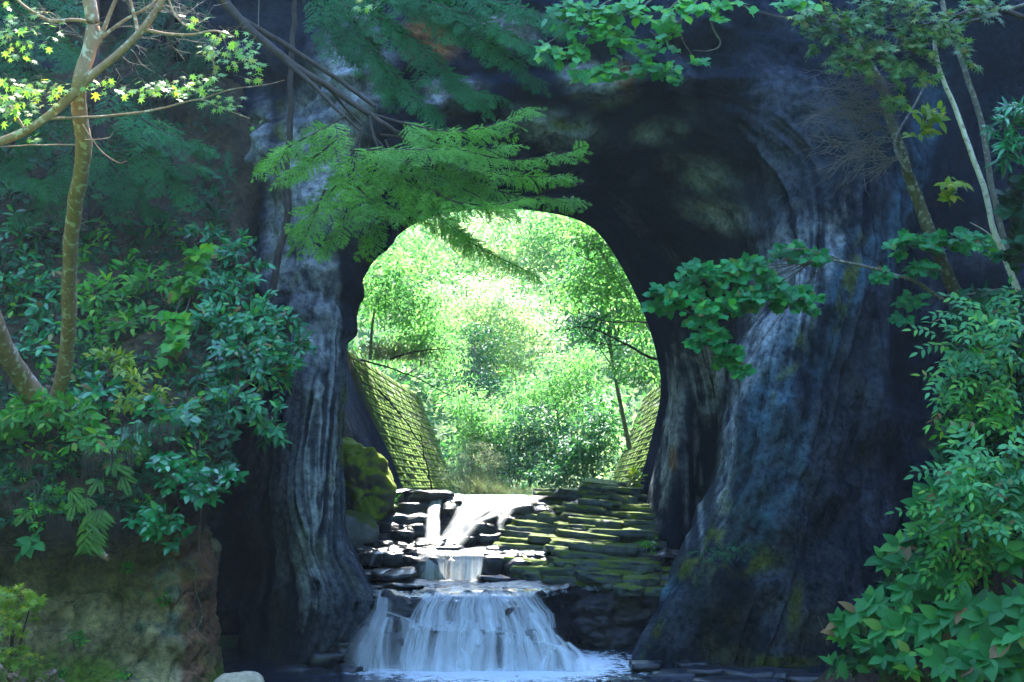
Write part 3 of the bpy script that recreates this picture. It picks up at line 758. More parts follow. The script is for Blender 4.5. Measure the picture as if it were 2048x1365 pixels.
def block_wall(label, p0, p1, top_shift, H, courses, nb, L):
    """p0->p1 foot line, top shifted by top_shift (x), height H"""
    p0 = np.array(p0, float); p1 = np.array(p1, float)
    root = thing('retaining_wall', p0, label, 'retaining wall', 'block walls of the valley')
    d = p1 - p0; Ltot = np.linalg.norm(d); d = d / Ltot
    up = np.array([top_shift, 0, H]); hh = np.linalg.norm(up); up = up / hh
    nrm = np.cross(d, up); nrm /= np.linalg.norm(nrm)
    if nrm[0] * top_shift > 0: nrm = -nrm        # faces the stream
    # local frame: x along wall, y into the bank, z up the batter
    Rm = np.stack([d, -nrm, up], 1)
    if np.linalg.det(Rm) < 0: Rm[:, 0] *= -1; off = 1
    else: off = 0
    R4 = Matrix([[*Rm[0], 0], [*Rm[1], 0], [*Rm[2], 0], [0, 0, 0, 1]])
    ch = hh / courses
    me = block_mesh(L, ch)
    # backing slab, recessed
    c0 = -nrm * 0.13
    V = np.array([c0, c0 + d * Ltot, c0 + d * Ltot + up * hh, c0 + up * hh,
                  c0 - nrm * 0.6, c0 + d * Ltot - nrm * 0.6, c0 + d * Ltot + up * hh - nrm * 0.6, c0 + up * hh - nrm * 0.6])
    V[:4] += nrm * 0.12
    link('backing', mesh_np('backing', V, np.array([[0,1,2,3],[4,7,6,5],[0,3,7,4],[1,5,6,2],[3,2,6,7],[0,4,5,1]]), M['joint'], False), root)
    count = 0; rest = []
    n_all = int(Ltot / L)
    for k in range(n_all):
        for c in range(courses):
            s = k * L + (0.5 * L if c % 2 else 0) * 1.0
            if s + L > Ltot + 0.01: continue
            loc = d * (s + (L if off else 0)) + up * (c * ch) - nrm * 0.02 + nrm * random.uniform(-0.018, 0.018)
            if count < nb:
                o = link('block', me, root)
                o.matrix_local = Matrix.Translation(Vector(loc)) @ R4 @ Matrix.Rotation(random.uniform(-0.012, 0.012), 4, 'Y')
                count += 1
            else: rest.append(loc)
    if rest:
        v0 = np.empty(len(me.vertices) * 3, np.float32); me.vertices.foreach_get('co', v0); v0 = v0.reshape(-1, 3)
        f0 = np.array([list(p.vertices) for p in me.polygons])
        V, Fc = join([(v0 @ Rm.T + l, f0) for l in rest])
        o = link('far_blocks', mesh_np('far_blocks', V, Fc, M['block'], False), root); o['kind'] = 'stuff'
    # coping strip at the near end
    return root
block_wall('sloping mossy concrete block wall beyond the left pillar', (-3.47, 45.9, 3.55), (-2.66, 70, 3.55), -1.85, 4.75, 19, 285, 0.95)
block_wall('sloping mossy concrete block wall beyond the right pillar', (4.28, 45.9, 3.55), (4.62, 70, 3.55), 1.85, 4.75, 19, 285, 0.95)

# ------------------------------------------------------------------ left bank and right bank
prof = np.array([(1440,23.0),(1365,24.1),(1320,24.8),(1200,25.2),(1120,25.5),(1088,25.1),(1045,24.4),(980,24.5),(900,25.2),(830,25.9),(760,27),(600,29),(450,31),(250,33),(0,35),(-300,38),(-1000,44)])
pY = prof[:, 1]; pZ = ZC + (HY - prof[:, 0]) * pY / F
prof = np.stack([pY, pZ], 1)
tv = np.concatenate([np.linspace(0, 8, 190)[:-1], np.linspace(8, 16, 110)])
pr = catmull(prof, tv)
cx = np.concatenate([np.linspace(-19, -10, 24)[:-1], np.linspace(-10, -5.95, 150)[:-1]])
W = [np.stack([np.full(len(tv), x), pr[:, 0], pr[:, 1]], 1) for x in cx]
edge = np.array([(-5.95, 0), (-5.72, 0.35), (-5.60, 0.9), (-5.62, 1.6), (-5.85, 3.0), (-6.6, 6.0), (-8.5, 9.0)])
for q in catmull(edge, np.linspace(0, 6, 80)):
    W.append(np.stack([np.full(len(tv), q[0]), pr[:, 0] + q[1], pr[:, 1]], 1))
W = np.stack(W, 1)
ex = np.interp(W[..., 2], [-1, 0.2, 0.8, 2.0, 3.0, 4.5, 7, 12], [0.62, 0.36, 0.02, -0.10, -0.12, 0.12, 0.0, -0.4])
W[..., 0] += ex * smooth(-9, -6, W[..., 0])
n_ = np.cross(np.gradient(W, axis=1), np.gradient(W, axis=0)); n_ /= np.linalg.norm(n_, axis=2)[..., None] + 1e-9
if n_[60, 60, 1] > 0: n_ = -n_
bd = 0.28 * fbm(W * 0.7 + 11, 4) + 0.09 * fbm(W * 2.6, 3)
bedl = perlin(np.stack([W[..., 0] * 0.35, W[..., 1] * 0.35, W[..., 2] * 2.2], -1))
bd = bd + 0.16 * np.clip(bedl, -0.25, 0.4) * smooth(3.3, 2.6, W[..., 2])
crk = np.abs(perlin(W * np.array([1.1, 1.1, 0.8]) + 31)); bd -= 0.13 * smooth(0.07, 0.0, crk) * smooth(3.2, 2.6, W[..., 2])
W2 = W + n_ * bd[..., None]
fb = fbm(W * 0.8 + 70, 4); fb2 = fbm(W * 2.1 + 20, 4)
c_ = np.ones(W.shape) * np.array([0.20, 0.155, 0.085])
c_ = lay(c_, np.array([0.50, 0.39, 0.23]), smooth(-0.2, 0.6, fb) * smooth(2.2, 1.2, W[..., 2]))
c_ = lay(c_, np.array([0.30, 0.33, 0.29]), smooth(0.15, 0.5, fb2) * smooth(-7.0, -6.3, W[..., 0]) * smooth(2.9, 2.3, W[..., 2]) * 0.8)
c_ = lay(c_, np.array([0.17, 0.068, 0.038]), smooth(-5.90, -5.80, W[..., 0] - ex + 0.10 * fb2) * smooth(4.0, 3.3, W[..., 2]) * 0.9)
c_ = lay(c_, np.array([0.085, 0.15, 0.014]), smooth(0.95, 0.35, W[..., 2] + 0.5 * fb) * 0.95)
c_ = lay(c_, np.array([0.045, 0.060, 0.014]), smooth(0.1, 0.6, fb2 + 0.3 * fb) * 0.6)
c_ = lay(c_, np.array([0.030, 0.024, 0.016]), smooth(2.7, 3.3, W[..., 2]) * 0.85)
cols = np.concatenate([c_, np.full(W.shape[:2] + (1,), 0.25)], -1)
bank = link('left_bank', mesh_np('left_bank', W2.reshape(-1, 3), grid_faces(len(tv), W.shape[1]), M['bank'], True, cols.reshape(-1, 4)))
tag(bank, 'brown and mossy earth bank with a reddish edge rising beside the stream', None, None, 'structure')

cross = np.array([(4.3, -0.9), (5.2, 0.0), (5.8, 0.5), (6.7, 1.5), (7.5, 2.6), (8.2, 4.2), (8.6, 6.2), (10.0, 8.5), (15, 15)])
ry_ = np.linspace(12, 33, 150); ct = np.linspace(0, 8, 130)
cc = catmull(cross, ct)
RB = np.stack([cc[:, 0][None] + (np.clip(ry_ - 25, 0, 99) * 0.30 + np.clip(22.5 - ry_, 0, 99) * 0.42)[:, None] + 0 * cc[:, 0][None], ry_[:, None] + 0 * cc[:, 0][None], cc[:, 1][None] + 0 * ry_[:, None]], -1)
RB[..., 2] += 0.30 * fbm(RB * 0.8, 4) + 0.08 * fbm(RB * 3, 3); RB[..., 0] += 0.2 * fbm(RB * 0.9 + 9, 3)
fb = fbm(RB * 0.9 + 7, 4)
c_ = np.ones(RB.shape) * np.array([0.045, 0.035, 0.026])
c_ = lay(c_, np.array([0.055, 0.085, 0.014]), smooth(0.0, 0.4, fb) * smooth(1.8, 0.6, RB[..., 2]))
c_ = lay(c_, np.array([0.10, 0.05, 0.035]), smooth(0.2, 0.5, fbm(RB * 1.7 + 3, 3)) * 0.7)
cols = np.concatenate([c_, np.full(RB.shape[:2] + (1,), 0.1)], -1)
rb = link('right_bank', mesh_np('right_bank', RB.reshape(-1, 3), grid_faces(len(ry_), len(ct)), M['bank'], True, cols.reshape(-1, 4)))
tag(rb, 'steep dark soil bank on the right covered with plants', None, None, 'structure')

# ------------------------------------------------------------------ vegetation toolkit
def leaf_lance(w=0.36, fold=0.10, curve=0.18, rows=4):
    ts = np.linspace(0, 1, rows + 1)
    V = [(0, 0, 0)]; Fc = []
    prof_ = lambda t: w * 0.5 * (math.sin(math.pi * t ** 0.75) ** 0.9)
    prev = None
    for t in ts[1:-1]:
        z = -curve * t * t
        i = len(V)
        V += [(t, -prof_(t), z + fold * w), (t, 0, z), (t, prof_(t), z + fold * w)]
        if prev is None: Fc += [(0, i, i + 1), (0, i + 1, i + 2)]
        else:
            Fc += [(prev, i, i + 1), (prev, i + 1, prev + 1), (prev + 1, i + 1, i + 2), (prev + 1, i + 2, prev + 2)]
        prev = i
    V.append((1, 0, -curve)); e_ = len(V) - 1
    Fc += [(prev, e_, prev + 1), (prev + 1, e_, prev + 2)]
    return np.array(V, float), np.array(Fc)

def leaf_maple(n=7, inner=0.42):
    V = [(0.32, 0, 0.0)]; 
    angs = [180, 205, 232, 258, 284, 312, 336, 0, 24, 48, 76, 102, 128, 155]
    lens = [0.32, 0.5, 0.28, 0.78, 0.30, 0.95, 0.34, 1.0, 0.34, 0.95, 0.30, 0.78, 0.28, 0.5]
    for a_, l in zip(angs, lens):
        r = l * 0.66
        V.append((0.32 + r * math.cos(math.radians(a_)), r * math.sin(math.radians(a_)), -0.10 * l * l))
    n_ = len(angs)
    return np.array(V, float), np.array([(0, 1 + i, 1 + (i + 1) % n_) for i in range(n_)])

def leaf_round(tip=0.12):
    V = [(0.45, 0, -0.03)]
    pts = [(0.08, 0), (0.0, 0.20), (0.14, 0.42), (0.42, 0.52), (0.70, 0.42), (0.88, 0.18), (1.0 + tip, 0), (0.88, -0.18), (0.70, -0.42), (0.42, -0.52), (0.14, -0.42), (0.0, -0.20)]
    for x, y in pts: V.append((x, y, 0.10 * abs(y) - 0.06 * x * x))
    n_ = len(pts)
    return np.array(V, float), np.array([(0, 1 + (i + 1) % n_, 1 + i) for i in range(n_)])[:, ::-1]

def frond(pairs=18, L=1.0, wmax=0.24):
    parts = []; lv, lf = leaf_lance(0.26, 0.05, 0.12, 3)
    for k in range(pairs):
        t = 0.10 + 0.86 * k / (pairs - 1)
        l = wmax * math.sin(math.pi * (0.12 + 0.86 * (1 - t) ** 0.8)) + 0.03
        for s in (-1, 1):
            a_ = s * math.radians(68 - 22 * t)
            c, sn = math.cos(a_), math.sin(a_)
            R = np.array([[c, -sn, 0], [sn, c, 0], [0, 0, 1]])
            parts.append((lv * l @ R.T + np.array([t * L, 0, -0.30 * t * t * L]), lf))
    V, Fc = join(parts)
    return V, Fc

def conifer_spray(seed, L=1.0, pairs=11):
    """flat feathery branchlet: axis, alternate side twigs, needles on both sides"""
    r = np.random.default_rng(seed); tri = []
    def needle(p, d, l, w):
        up = np.array([r.normal() * 0.35, r.normal() * 0.35, 1]); s = np.cross(d, up); s /= np.linalg.norm(s) + 1e-9
        tri.append([p - s * w * 0.5, p + s * w * 0.5, p + d * l + np.array([0, 0, r.normal() * 0.006])])
    def twig(p0, d0, l, n):
        p = p0.copy(); d = d0.copy()
        for k in range(n):
            d = d + np.array([0, 0, -0.35 / n]) + r.normal(size=3) * 0.03; d /= np.linalg.norm(d)
            p = p + d * l / n
            sdv = np.cross(d, np.array([0, 0, 1.])); sdv /= np.linalg.norm(sdv)
            for s in (-1, 1):
                nd = d * 0.75 + sdv * s * 0.8 + np.array([0, 0, r.normal() * 0.12]); nd /= np.linalg.norm(nd)
                needle(p, nd, 0.062 * (1.15 - 0.5 * k / n), 0.026)
        needle(p, d, 0.06, 0.026)
    ax = np.array([1., 0, 0]); p = np.zeros(3)
    for k in range(pairs):
        t = (k + 0.6) / pairs
        pos = np.array([t * L, 0.02 * math.sin(t * 5 + seed), -0.16 * t * t * L])
        l = 0.42 * L * (1 - t) ** 0.7 + 0.07
        for s in (-1, 1):
            if r.random() < 0.10: continue
            a_ = math.radians(r.normal(48, 7)) * s
            d = np.array([math.cos(a_), math.sin(a_), r.normal(0.0, 0.12)])
            twig(pos, d, l * r.uniform(0.75, 1.1), max(3, int(l / 0.032)))
    twig(np.array([L * 0.9, 0, -0.13 * L]), ax, 0.16, 5)
    V = np.array(tri).reshape(-1, 3)
    return V, np.arange(len(V)).reshape(-1, 3)

def clump(seed, leaf, n, rad=0.5, flat=0.6, size=(0.16, 0.26), droop=0.2):
    r = np.random.default_rng(seed); lv, lf = leaf; parts = []
    for k in range(n):
        d = r.normal(size=3); d /= np.linalg.norm(d); p = d * rad * r.uniform(0.25, 1.0) ** 0.6 * np.array([1, 1, flat])
        out = d * np.array([1, 1, 0.3]) + r.normal(size=3) * 0.5 + np.array([0, 0, -droop]); out /= np.linalg.norm(out)
        up = np.array([0, 0, 1.]) + r.normal(size=3) * 0.38
        parts.append((lv * r.uniform(*size) @ frame(out, up).T + p, lf))
    return join(parts)

def frame(d, up):
    d = d / (np.linalg.norm(d) + 1e-9); y = np.cross(up, d); y /= np.linalg.norm(y) + 1e-9
    return np.stack([d, y, np.cross(d, y)], 1)

def frames(D, Up):
    D = D / (np.linalg.norm(D, axis=1)[:, None] + 1e-9); Y = np.cross(Up, D); Y /= np.linalg.norm(Y, axis=1)[:, None] + 1e-9
    return np.stack([D, Y, np.cross(D, Y)], 2)

LV = {'lance': leaf_lance(0.38), 'narrow': leaf_lance(0.20, 0.08, 0.28), 'broad': leaf_lance(0.56, 0.07, 0.22, 6), 'oval': leaf_lance(0.52, 0.10, 0.12, 4),
      'maple': leaf_maple(), 'round': leaf_round(), 'small': leaf_lance(0.42, 0.08, 0.1, 2), 'frond': frond(), 'heart': leaf_round(0.25)}
_mc = {}
def leaf_me(kind, mat, name='leaf'):
    k = (kind, mat.name)
    if k not in _mc: _mc[k] = mesh_np(name, LV[kind][0], LV[kind][1], mat)
    return _mc[k]

class Plant:
    def __init__(s, name, base, label, cat, group=None):
        s.root = thing(name, base, label, cat, group); s.base = np.array(base, float); s.tw = []; s.lf = {}
    def stem(s, pts, r0, r1, mat, name='stem', n=None, sides=8, wob=0.0):
        pts = np.array(pts, float); n = n or len(pts) * 7
        C = smooth_path(pts, n)
        if wob: C = C + wob * np.stack([fbm(C * 1.3 + k * 9.1, 3) for k in range(3)], 1) * np.minimum(1, np.arange(n) / 4)[:, None]
        rad = np.linspace(r0, r1, n) * (1 + 0.10 * perlin(C * 2.3)); 
        V, Fc = tube(C, rad, sides)
        V = V + 0.05 * r0 * perlin(V * 9 / max(r0 * 10, 0.2))[:, None]
        link(name, mesh_np(name, V - s.base, Fc, mat), s.root)
        return C
    def twig(s, pts, r0, r1, n=8, sides=4):
        C = smooth_path(pts, n); s.tw.append(tube(C, np.linspace(r0, r1, n), sides)); return C
    def leaf(s, kind, P_, D, Up, size, mat, name='leaf'):
        s.lf.setdefault((kind, mat.name, name), []).append((np.atleast_2d(P_), np.atleast_2d(D), np.atleast_2d(Up), np.atleast_1d(size)))
    def done(s, twig_mat=None, cap=300, twig_name='twigs'):
        if s.tw:
            V, Fc = join(s.tw); o = link(twig_name, mesh_np(twig_name, V - s.base, Fc, twig_mat or M['twig']), s.root); o['kind'] = 'stuff'
        tot = sum(sum(len(x[0]) for x in v) for v in s.lf.values())
        for (kind, mn, name), v in s.lf.items():
            P_ = np.concatenate([x[0] for x in v]); D = np.concatenate([x[1] for x in v]); Up = np.concatenate([x[2] for x in v]); Sz = np.concatenate([x[3] for x in v])
            R = frames(D, Up); mat = bpy.data.materials[mn]
            c = max(1, int(cap * len(P_) / tot)) if tot > cap else len(P_)
            key_ = Sz / np.maximum(P_[:, 1], 1) * (1 + 0.15 * (P_[:, 1].max() - P_[:, 1]))
            idx = np.argsort(-key_); near, rest = idx[:c], idx[c:]
            me = leaf_me(kind, mat, name)
            for i in near:
                o = link(name, me, s.root)
                if name == 'needle_spray': o['kind'] = 'stuff'
                m4 = np.eye(4); m4[:3, :3] = R[i] * Sz[i]; m4[:3, 3] = P_[i] - s.base
                o.matrix_local = Matrix(m4)
            if len(rest):
                lv, lf_ = LV[kind]
                V = np.einsum('nij,vj->nvi', R[rest] * Sz[rest, None, None], lv) + (P_[rest] - s.base)[:, None]
                Fc = lf_[None] + (np.arange(len(rest)) * len(lv))[:, None, None]
                o = link('leaf_mass', mesh_np('leaf_mass', V.reshape(-1, 3), Fc.reshape(-1, 3), mat), s.root); o['kind'] = 'stuff'
        return s.root

def rnd_in_ellipsoid(n, front=0.35):
    d = RNG.normal(size=(n, 3)); d /= np.linalg.norm(d, axis=1)[:, None]
    d[:, 1] -= front; d /= np.linalg.norm(d, axis=1)[:, None]
    return d

def bushy(pl, blobs, kind, size, mat, per_twig=9, twig_r=0.008, face=0.55, spread=55, droop=0.1, size_j=0.3, hang=0.0, inner=0.15):
    """blobs: (px,py,Y,rx_px,ry_px,depth_m,n_twigs): leafy twigs radiating inside each ellipsoid"""
    for (px, py, Y, rx, ry, dm, nt_) in blobs:
        c = at(px, py, Y); r = np.array([rx * Y / F, dm, ry * Y / F])
        E = rnd_in_ellipsoid(nt_)
        for d in E:
            end = c + d * r * random.uniform(0.55, 1.08)
            st_ = c + d * r * random.uniform(0.0, inner) + np.array([0, 0.15, -0.12 * r[2]])
            midp = (st_ + end) / 2 + np.array([0, 0, 0.12 * np.linalg.norm(end - st_)]) + RNG.normal(size=3) * 0.05
            end = end + np.array([0, 0, -hang * np.linalg.norm(end - st_)])
            C = pl.twig([st_, midp, end], twig_r, twig_r * 0.4, 7, 3)
            L_ = np.linalg.norm(end - st_)
            n = max(3, int(per_twig * random.uniform(0.7, 1.2)))
            t = np.linspace(0.30, 1.0, n) * 6
            Pp = catmull(C, t); T = catmull(np.gradient(C, axis=0), t); T /= np.linalg.norm(T, axis=1)[:, None] + 1e-9
            up = np.array([0, -face, 1 - face * 0.55]) + RNG.normal(size=(n, 3)) * 0.32
            sidev = np.cross(T, up); sidev /= np.linalg.norm(sidev, axis=1)[:, None] + 1e-9
            sg = np.where(np.arange(n) % 2 == 0, 1, -1)[:, None]
            a_ = np.radians(RNG.normal(spread, 12, size=(n, 1)))
            a_[-1] *= 0.1
            D = T * np.cos(a_) + sidev * sg * np.sin(a_) + np.array([0, -0.12, -droop]) + RNG.normal(size=(n, 3)) * 0.12
            pl.leaf(kind, Pp, D, up, size * RNG.uniform(1 - size_j, 1 + size_j, n), mat)

# foliage materials
M['twig'] = mat_bark('twig_bark', (0.05, 0.035, 0.03), (0.11, 0.085, 0.07), None, 20)
M['bark_pale'] = mat_bark('pale_bark', (0.24, 0.135, 0.085), (0.46, 0.28, 0.19), (0.60, 0.52, 0.44), 6)
M['bark_white'] = mat_bark('white_bark', (0.50, 0.44, 0.40), (0.80, 0.74, 0.68), (0.34, 0.28, 0.24), 9)
M['bark_moss'] = mat_bark('mossy_bark', (0.030, 0.026, 0.016), (0.11, 0.10, 0.045), (0.20, 0.20, 0.13), 8)
M['bark_dark'] = mat_bark('dark_bark', (0.022, 0.018, 0.018), (0.075, 0.055, 0.05), None, 9)
M['bark_grey'] = mat_bark('grey_bark', (0.09, 0.08, 0.07), (0.20, 0.18, 0.16), (0.28, 0.27, 0.24), 9)
M['l_ever'] = mat_leaf('evergreen_leaf', (0.008, 0.11, 0.046), (0.020, 0.23, 0.085), (0.07, 0.29, 0.04), 0.36, 0.22, 0.2, old=True)
M['l_gloss'] = mat_leaf('glossy_round_leaf', (0.004, 0.115, 0.038), (0.010, 0.21, 0.065), None, 0.5, 0.16, 0.15)
M['l_bush'] = mat_leaf('bush_leaf', (0.022, 0.16, 0.016), (0.060, 0.29, 0.025), (0.18, 0.36, 0.025), 0.22, 0.35, 0.3, old=True)
M['l_yellow'] = mat_leaf('yellow_green_leaf', (0.12, 0.22, 0.012), (0.24, 0.33, 0.02), (0.42, 0.36, 0.02), 0.4, 0.45, 0.4)
M['l_dark'] = mat_leaf('dark_leaf', (0.004, 0.036, 0.016), (0.010, 0.080, 0.034), None, 0.15, 0.45, 0.2)
M['l_maple'] = mat_leaf('maple_leaf', (0.13, 0.28, 0.06), (0.22, 0.38, 0.09), (0.36, 0.34, 0.05), 0.35, 0.45, 0.42)
M['l_dullmaple'] = mat_leaf('dull_maple_leaf', (0.050, 0.15, 0.060), (0.13, 0.25, 0.095), (0.24, 0.28, 0.10), 0.22, 0.45, 0.3, old=True)
M['l_round'] = mat_leaf('round_leaf', (0.010, 0.15, 0.055), (0.024, 0.25, 0.085), (0.06, 0.31, 0.05), 0.2, 0.42, 0.3, old=True)
M['l_roundlit'] = mat_leaf('light_round_leaf', (0.04, 0.24, 0.085), (0.10, 0.36, 0.14), (0.17, 0.42, 0.06), 0.22, 0.42, 0.38)
M['l_broad'] = mat_leaf('broad_leaf', (0.012, 0.125, 0.028), (0.028, 0.20, 0.048), (0.08, 0.28, 0.035), 0.2, 0.42, 0.28, old=True)
M['l_pale'] = mat_leaf('pale_narrow_leaf', (0.035, 0.22, 0.080), (0.09, 0.34, 0.13), (0.16, 0.38, 0.06), 0.25, 0.4, 0.33, old=True)
M['l_fern'] = mat_leaf('fern_leaf', (0.05, 0.17, 0.02), (0.10, 0.26, 0.035), None, 0.35, 0.5, 0.35)
M['l_needle'] = mat_leaf('needle', (0.065, 0.23, 0.030), (0.15, 0.37, 0.055), (0.24, 0.38, 0.08), 0.15, 0.5, 0.3)
M['l_needledark'] = mat_leaf('dark_needle', (0.008, 0.095, 0.036), (0.024, 0.17, 0.058), None, 0.12, 0.5, 0.22)
M['l_valley1'] = mat_leaf('valley_leaf', (0.09, 0.23, 0.085), (0.17, 0.34, 0.14), (0.28, 0.40, 0.21), 0.1, 0.6, 0.5, (1.35, 1.65, 0.9))  # paled and cooled: valley haze put into the leaf colour
M['l_valley2'] = mat_leaf('valley_dark_leaf', (0.030, 0.12, 0.075), (0.07, 0.20, 0.12), None, 0.12, 0.5, 0.3)
M['l_valley3'] = mat_leaf('valley_hazed_leaf', (0.26, 0.38, 0.19), (0.42, 0.50, 0.32), (0.50, 0.50, 0.36), 0.1, 0.6, 0.5, (1.3, 1.5, 1.0))  # palest valley leaf, haze painted into its colour
M['l_grass'] = mat_leaf('dry_grass', (0.16, 0.22, 0.11), (0.30, 0.33, 0.20), (0.34, 0.31, 0.22), 0.1, 0.6, 0.3, (1.1, 1.2, 1.0))
M['litter'] = mat_leaf('fallen_leaf', (0.09, 0.05, 0.035), (0.22, 0.13, 0.09), (0.30, 0.20, 0.15), 0.3, 0.6, 0.05, (1, 1, 1))
M['root'] = mat_bark('root_fibre', (0.035, 0.028, 0.022), (0.11, 0.09, 0.075), None, 12)

def lb_y(py):      # depth of the left bank's surface at a row
    return float(np.interp(py, [0, 250, 450, 600, 760, 830, 900, 980, 1045, 1088, 1120, 1365], [35, 33, 31, 29, 27, 25.9, 25.2, 24.5, 24.4, 25.1, 25.5, 24.1]))

# ------------------------------------------------------------------ conifers hanging over the arch
for k in range(5):
    LV['spray%d' % k] = conifer_spray(100 + k)
def bough(pl, pts, r0, mat, smin=0.35, smax=0.8, step=0.16, droop=0.30, density=1.0, stem_mat=None, tip=True):
    Pp = np.array([at(*p) for p in pts])
    L_ = np.linalg.norm(np.diff(Pp, axis=0), axis=1).sum()
    C = pl.stem(Pp, r0, 0.006, stem_mat or M['bark_dark'], 'branch', None, 5)
    n = max(4, int(L_ / step * density))
    for k in range(n):
        t = (0.16 + 0.84 * (k + random.random() * 0.5) / n) * (len(C) - 1)
        t = min(t, len(C) - 1.001)
        p = catmull(C, np.array([t]))[0]; T = catmull(np.gradient(C, axis=0), np.array([t]))[0]; T /= np.linalg.norm(T)
        s = 1 if k % 2 else -1
        sdv = np.cross(T, np.array([0, -0.35, 1.0])); sdv /= np.linalg.norm(sdv)
        a_ = math.radians(random.gauss(46, 12))
        d = T * math.cos(a_) + sdv * s * math.sin(a_) + np.array([0, -0.15, -droop * random.uniform(0.4, 1.5)]) + RNG.normal(size=3) * 0.10
        sz = (smax + (smin - smax) * t / (len(C) - 1)) * random.uniform(0.75, 1.2)
        pl.leaf('spray%d' % random.randrange(5), p, d, np.array([0, -0.45, 1.0]) + RNG.normal(size=3) * 0.5, sz, mat, 'needle_spray')
    if tip:
        T = C[-1] - C[-4]
        pl.leaf('spray0', C[-1] - T * 0.5, T + np.array([0, 0, -0.02]), np.array([0, -0.6, 1.0]), smin * 1.1, mat, 'needle_spray')

cf = Plant('conifer', at(400, -60, 27), 'light green conifer with brown limbs drooping feathery boughs across the arch', 'conifer tree')
limbs = [
 ([(400,-60,27),(470,30,27),(560,110,26.8),(650,170,26.6),(740,228,26.4)], 0.10, 0.05),
 ([(470,30,27),(580,95,27.1),(690,170,27),(750,215,26.9)], 0.06, 0.035),
 ([(560,110,26.8),(620,165,26.5),(680,225,26.2),(720,262,26)], 0.05, 0.025),
 ([(650,170,26.6),(700,225,26.8),(725,250,26.8)], 0.035, 0.02),
 ([(740,228,26.4),(790,262,26.2),(840,310,26.2),(900,360,26.2)], 0.045, 0.015),
 ([(720,262,26),(712,290,25.9),(700,350,25.8),(690,400,25.7)], 0.025, 0.010),
 ([(740,228,26.4),(745,270,26.2),(770,300,26.1),(790,360,26)], 0.03, 0.010)]
for pts, r0, r1 in limbs:
    cf.stem([at(*p) for p in pts], r0, r1, M['bark_dark'], 'limb', None, 7, 0.03)
for pts in [
 [(740,228,26.4),(880,262,26),(980,252,25.7),(1052,222,25.5)],
 [(790,262,26.2),(890,290,25.9),(1020,320,25.6),(1150,302,25.4)],
 [(820,290,26.1),(910,325,26.2),(1030,352,26.1),(1130,352,26.1)],
 [(840,310,26.2),(930,360,26.4),(1040,392,26.4),(1150,398,26.5)],
 [(800,300,26),(850,335,26),(930,380,25.8),(1010,420,25.7)],
 [(770,280,26.1),(800,340,25.9),(860,420,25.6),(930,470,25.5)],
 [(800,300,26),(870,420,25.9),(950,490,25.9),(1060,545,26)],
 [(745,270,26.2),(772,330,25.9),(810,390,25.7),(850,440,25.6)],
 [(690,232,26.1),(640,262,25.8),(580,292,25.6),(528,330,25.5)],
 [(700,250,26.1),(655,295,25.7),(610,325,25.6),(570,348,25.5)],
 [(712,285,25.9),(688,345,25.7),(650,400,25.5),(600,450,25.4)],
 [(725,255,26.1),(705,350,25.8),(690,430,25.7),(655,488,25.6)],
 [(738,290,26.1),(736,355,26),(742,420,26),(740,480,26)],
 [(690,340,25.8),(730,390,25.6),(765,410,25.5),(795,425,25.5)],
 [(650,380,25.6),(625,440,25.4),(610,475,25.3)],
 [(700,300,25.9),(760,300,25.5),(830,300,25.3),(900,300,25.2)],
 [(760,270,26.2),(850,280,26.4),(940,300,26.6),(1020,290,26.7)],
 [(830,350,26.1),(900,400,25.5),(980,410,25.3),(1040,400,25.2)]]:
    bough(cf, pts, 0.024, M['l_needle'], 0.40, 0.82, 0.105, 0.28)
cf.done(cap=299)

c2 = Plant('conifer', at(620, -80, 29.5), 'dark green conifer hanging above the arch behind the light green one', 'conifer tree')
for pts in [
 [(620,-80,29.5),(740,10,29.2),(840,90,29),(960,205,28.8)],
 [(640,-80,29.5),(820,-10,29),(960,40,28.8),(1085,110,28.6)],
 [(660,-90,29.5),(860,20,29.2),(980,90,29),(1075,160,29)],
 [(640,-60,29.5),(720,60,29.2),(790,150,29),(870,225,29)],
 [(640,-60,29.6),(690,30,29.4),(740,110,29.3),(780,180,29.3)],
 [(760,-60,29.5),(940,-10,29.2),(1060,20,29),(1130,60,29)],
 [(740,20,29.3),(860,120,29.1),(920,170,29),(985,190,28.9)],
 [(620,-80,29.6),(640,0,29.4),(665,60,29.3),(700,110,29.3)]]:
    bough(c2, pts, 0.03, M['l_needledark'], 0.5, 1.0, 0.115, 0.38)
c2.done(cap=290)

# ------------------------------------------------------------------ dark conifers on the left slope
def slope_conifer(base, boughs, label, mat=M['l_needledark'], top=None, sz=(0.5, 0.9)):
    p = Plant('conifer', at(*base), label, 'conifer tree', 'shaded conifers on the left slope')
    if top: p.stem([at(*base), at((base[0] + top[0]) / 2 + 8, (base[1] + top[1]) / 2, (base[2] + top[2]) / 2), at(*top)], 0.16, 0.07, M['bark_dark'], 'trunk', 24, 9, 0.05)
    for b in boughs: bough(p, b, 0.025, mat, sz[0], sz[1] * 1.15, 0.13, 0.34)
    p.done(cap=280)
slope_conifer((190, 520, 31), [[(190,150,30.5),(260,220,29.8),(340,270,29.2),(400,290,29)],[(190,220,30.5),(280,290,29.8),(330,340,29.4),(360,380,29.2)],[(190,260,30.5),(230,340,29.8),(270,380,29.5)],[(185,170,30.5),(120,230,29.8),(60,290,29.4),(20,330,29.2)],[(188,250,30.5),(130,320,29.8),(90,370,29.5)],[(190,300,30.5),(250,380,30),(310,420,29.6)],[(190,320,30.5),(300,330,29.9),(380,330,29.5)],[(188,300,30.5),(100,400,29.8),(40,430,29.5)]],
              'shaded conifer with a dim trunk behind the tall leaning maple', M['l_needledark'], (185, -80, 31))
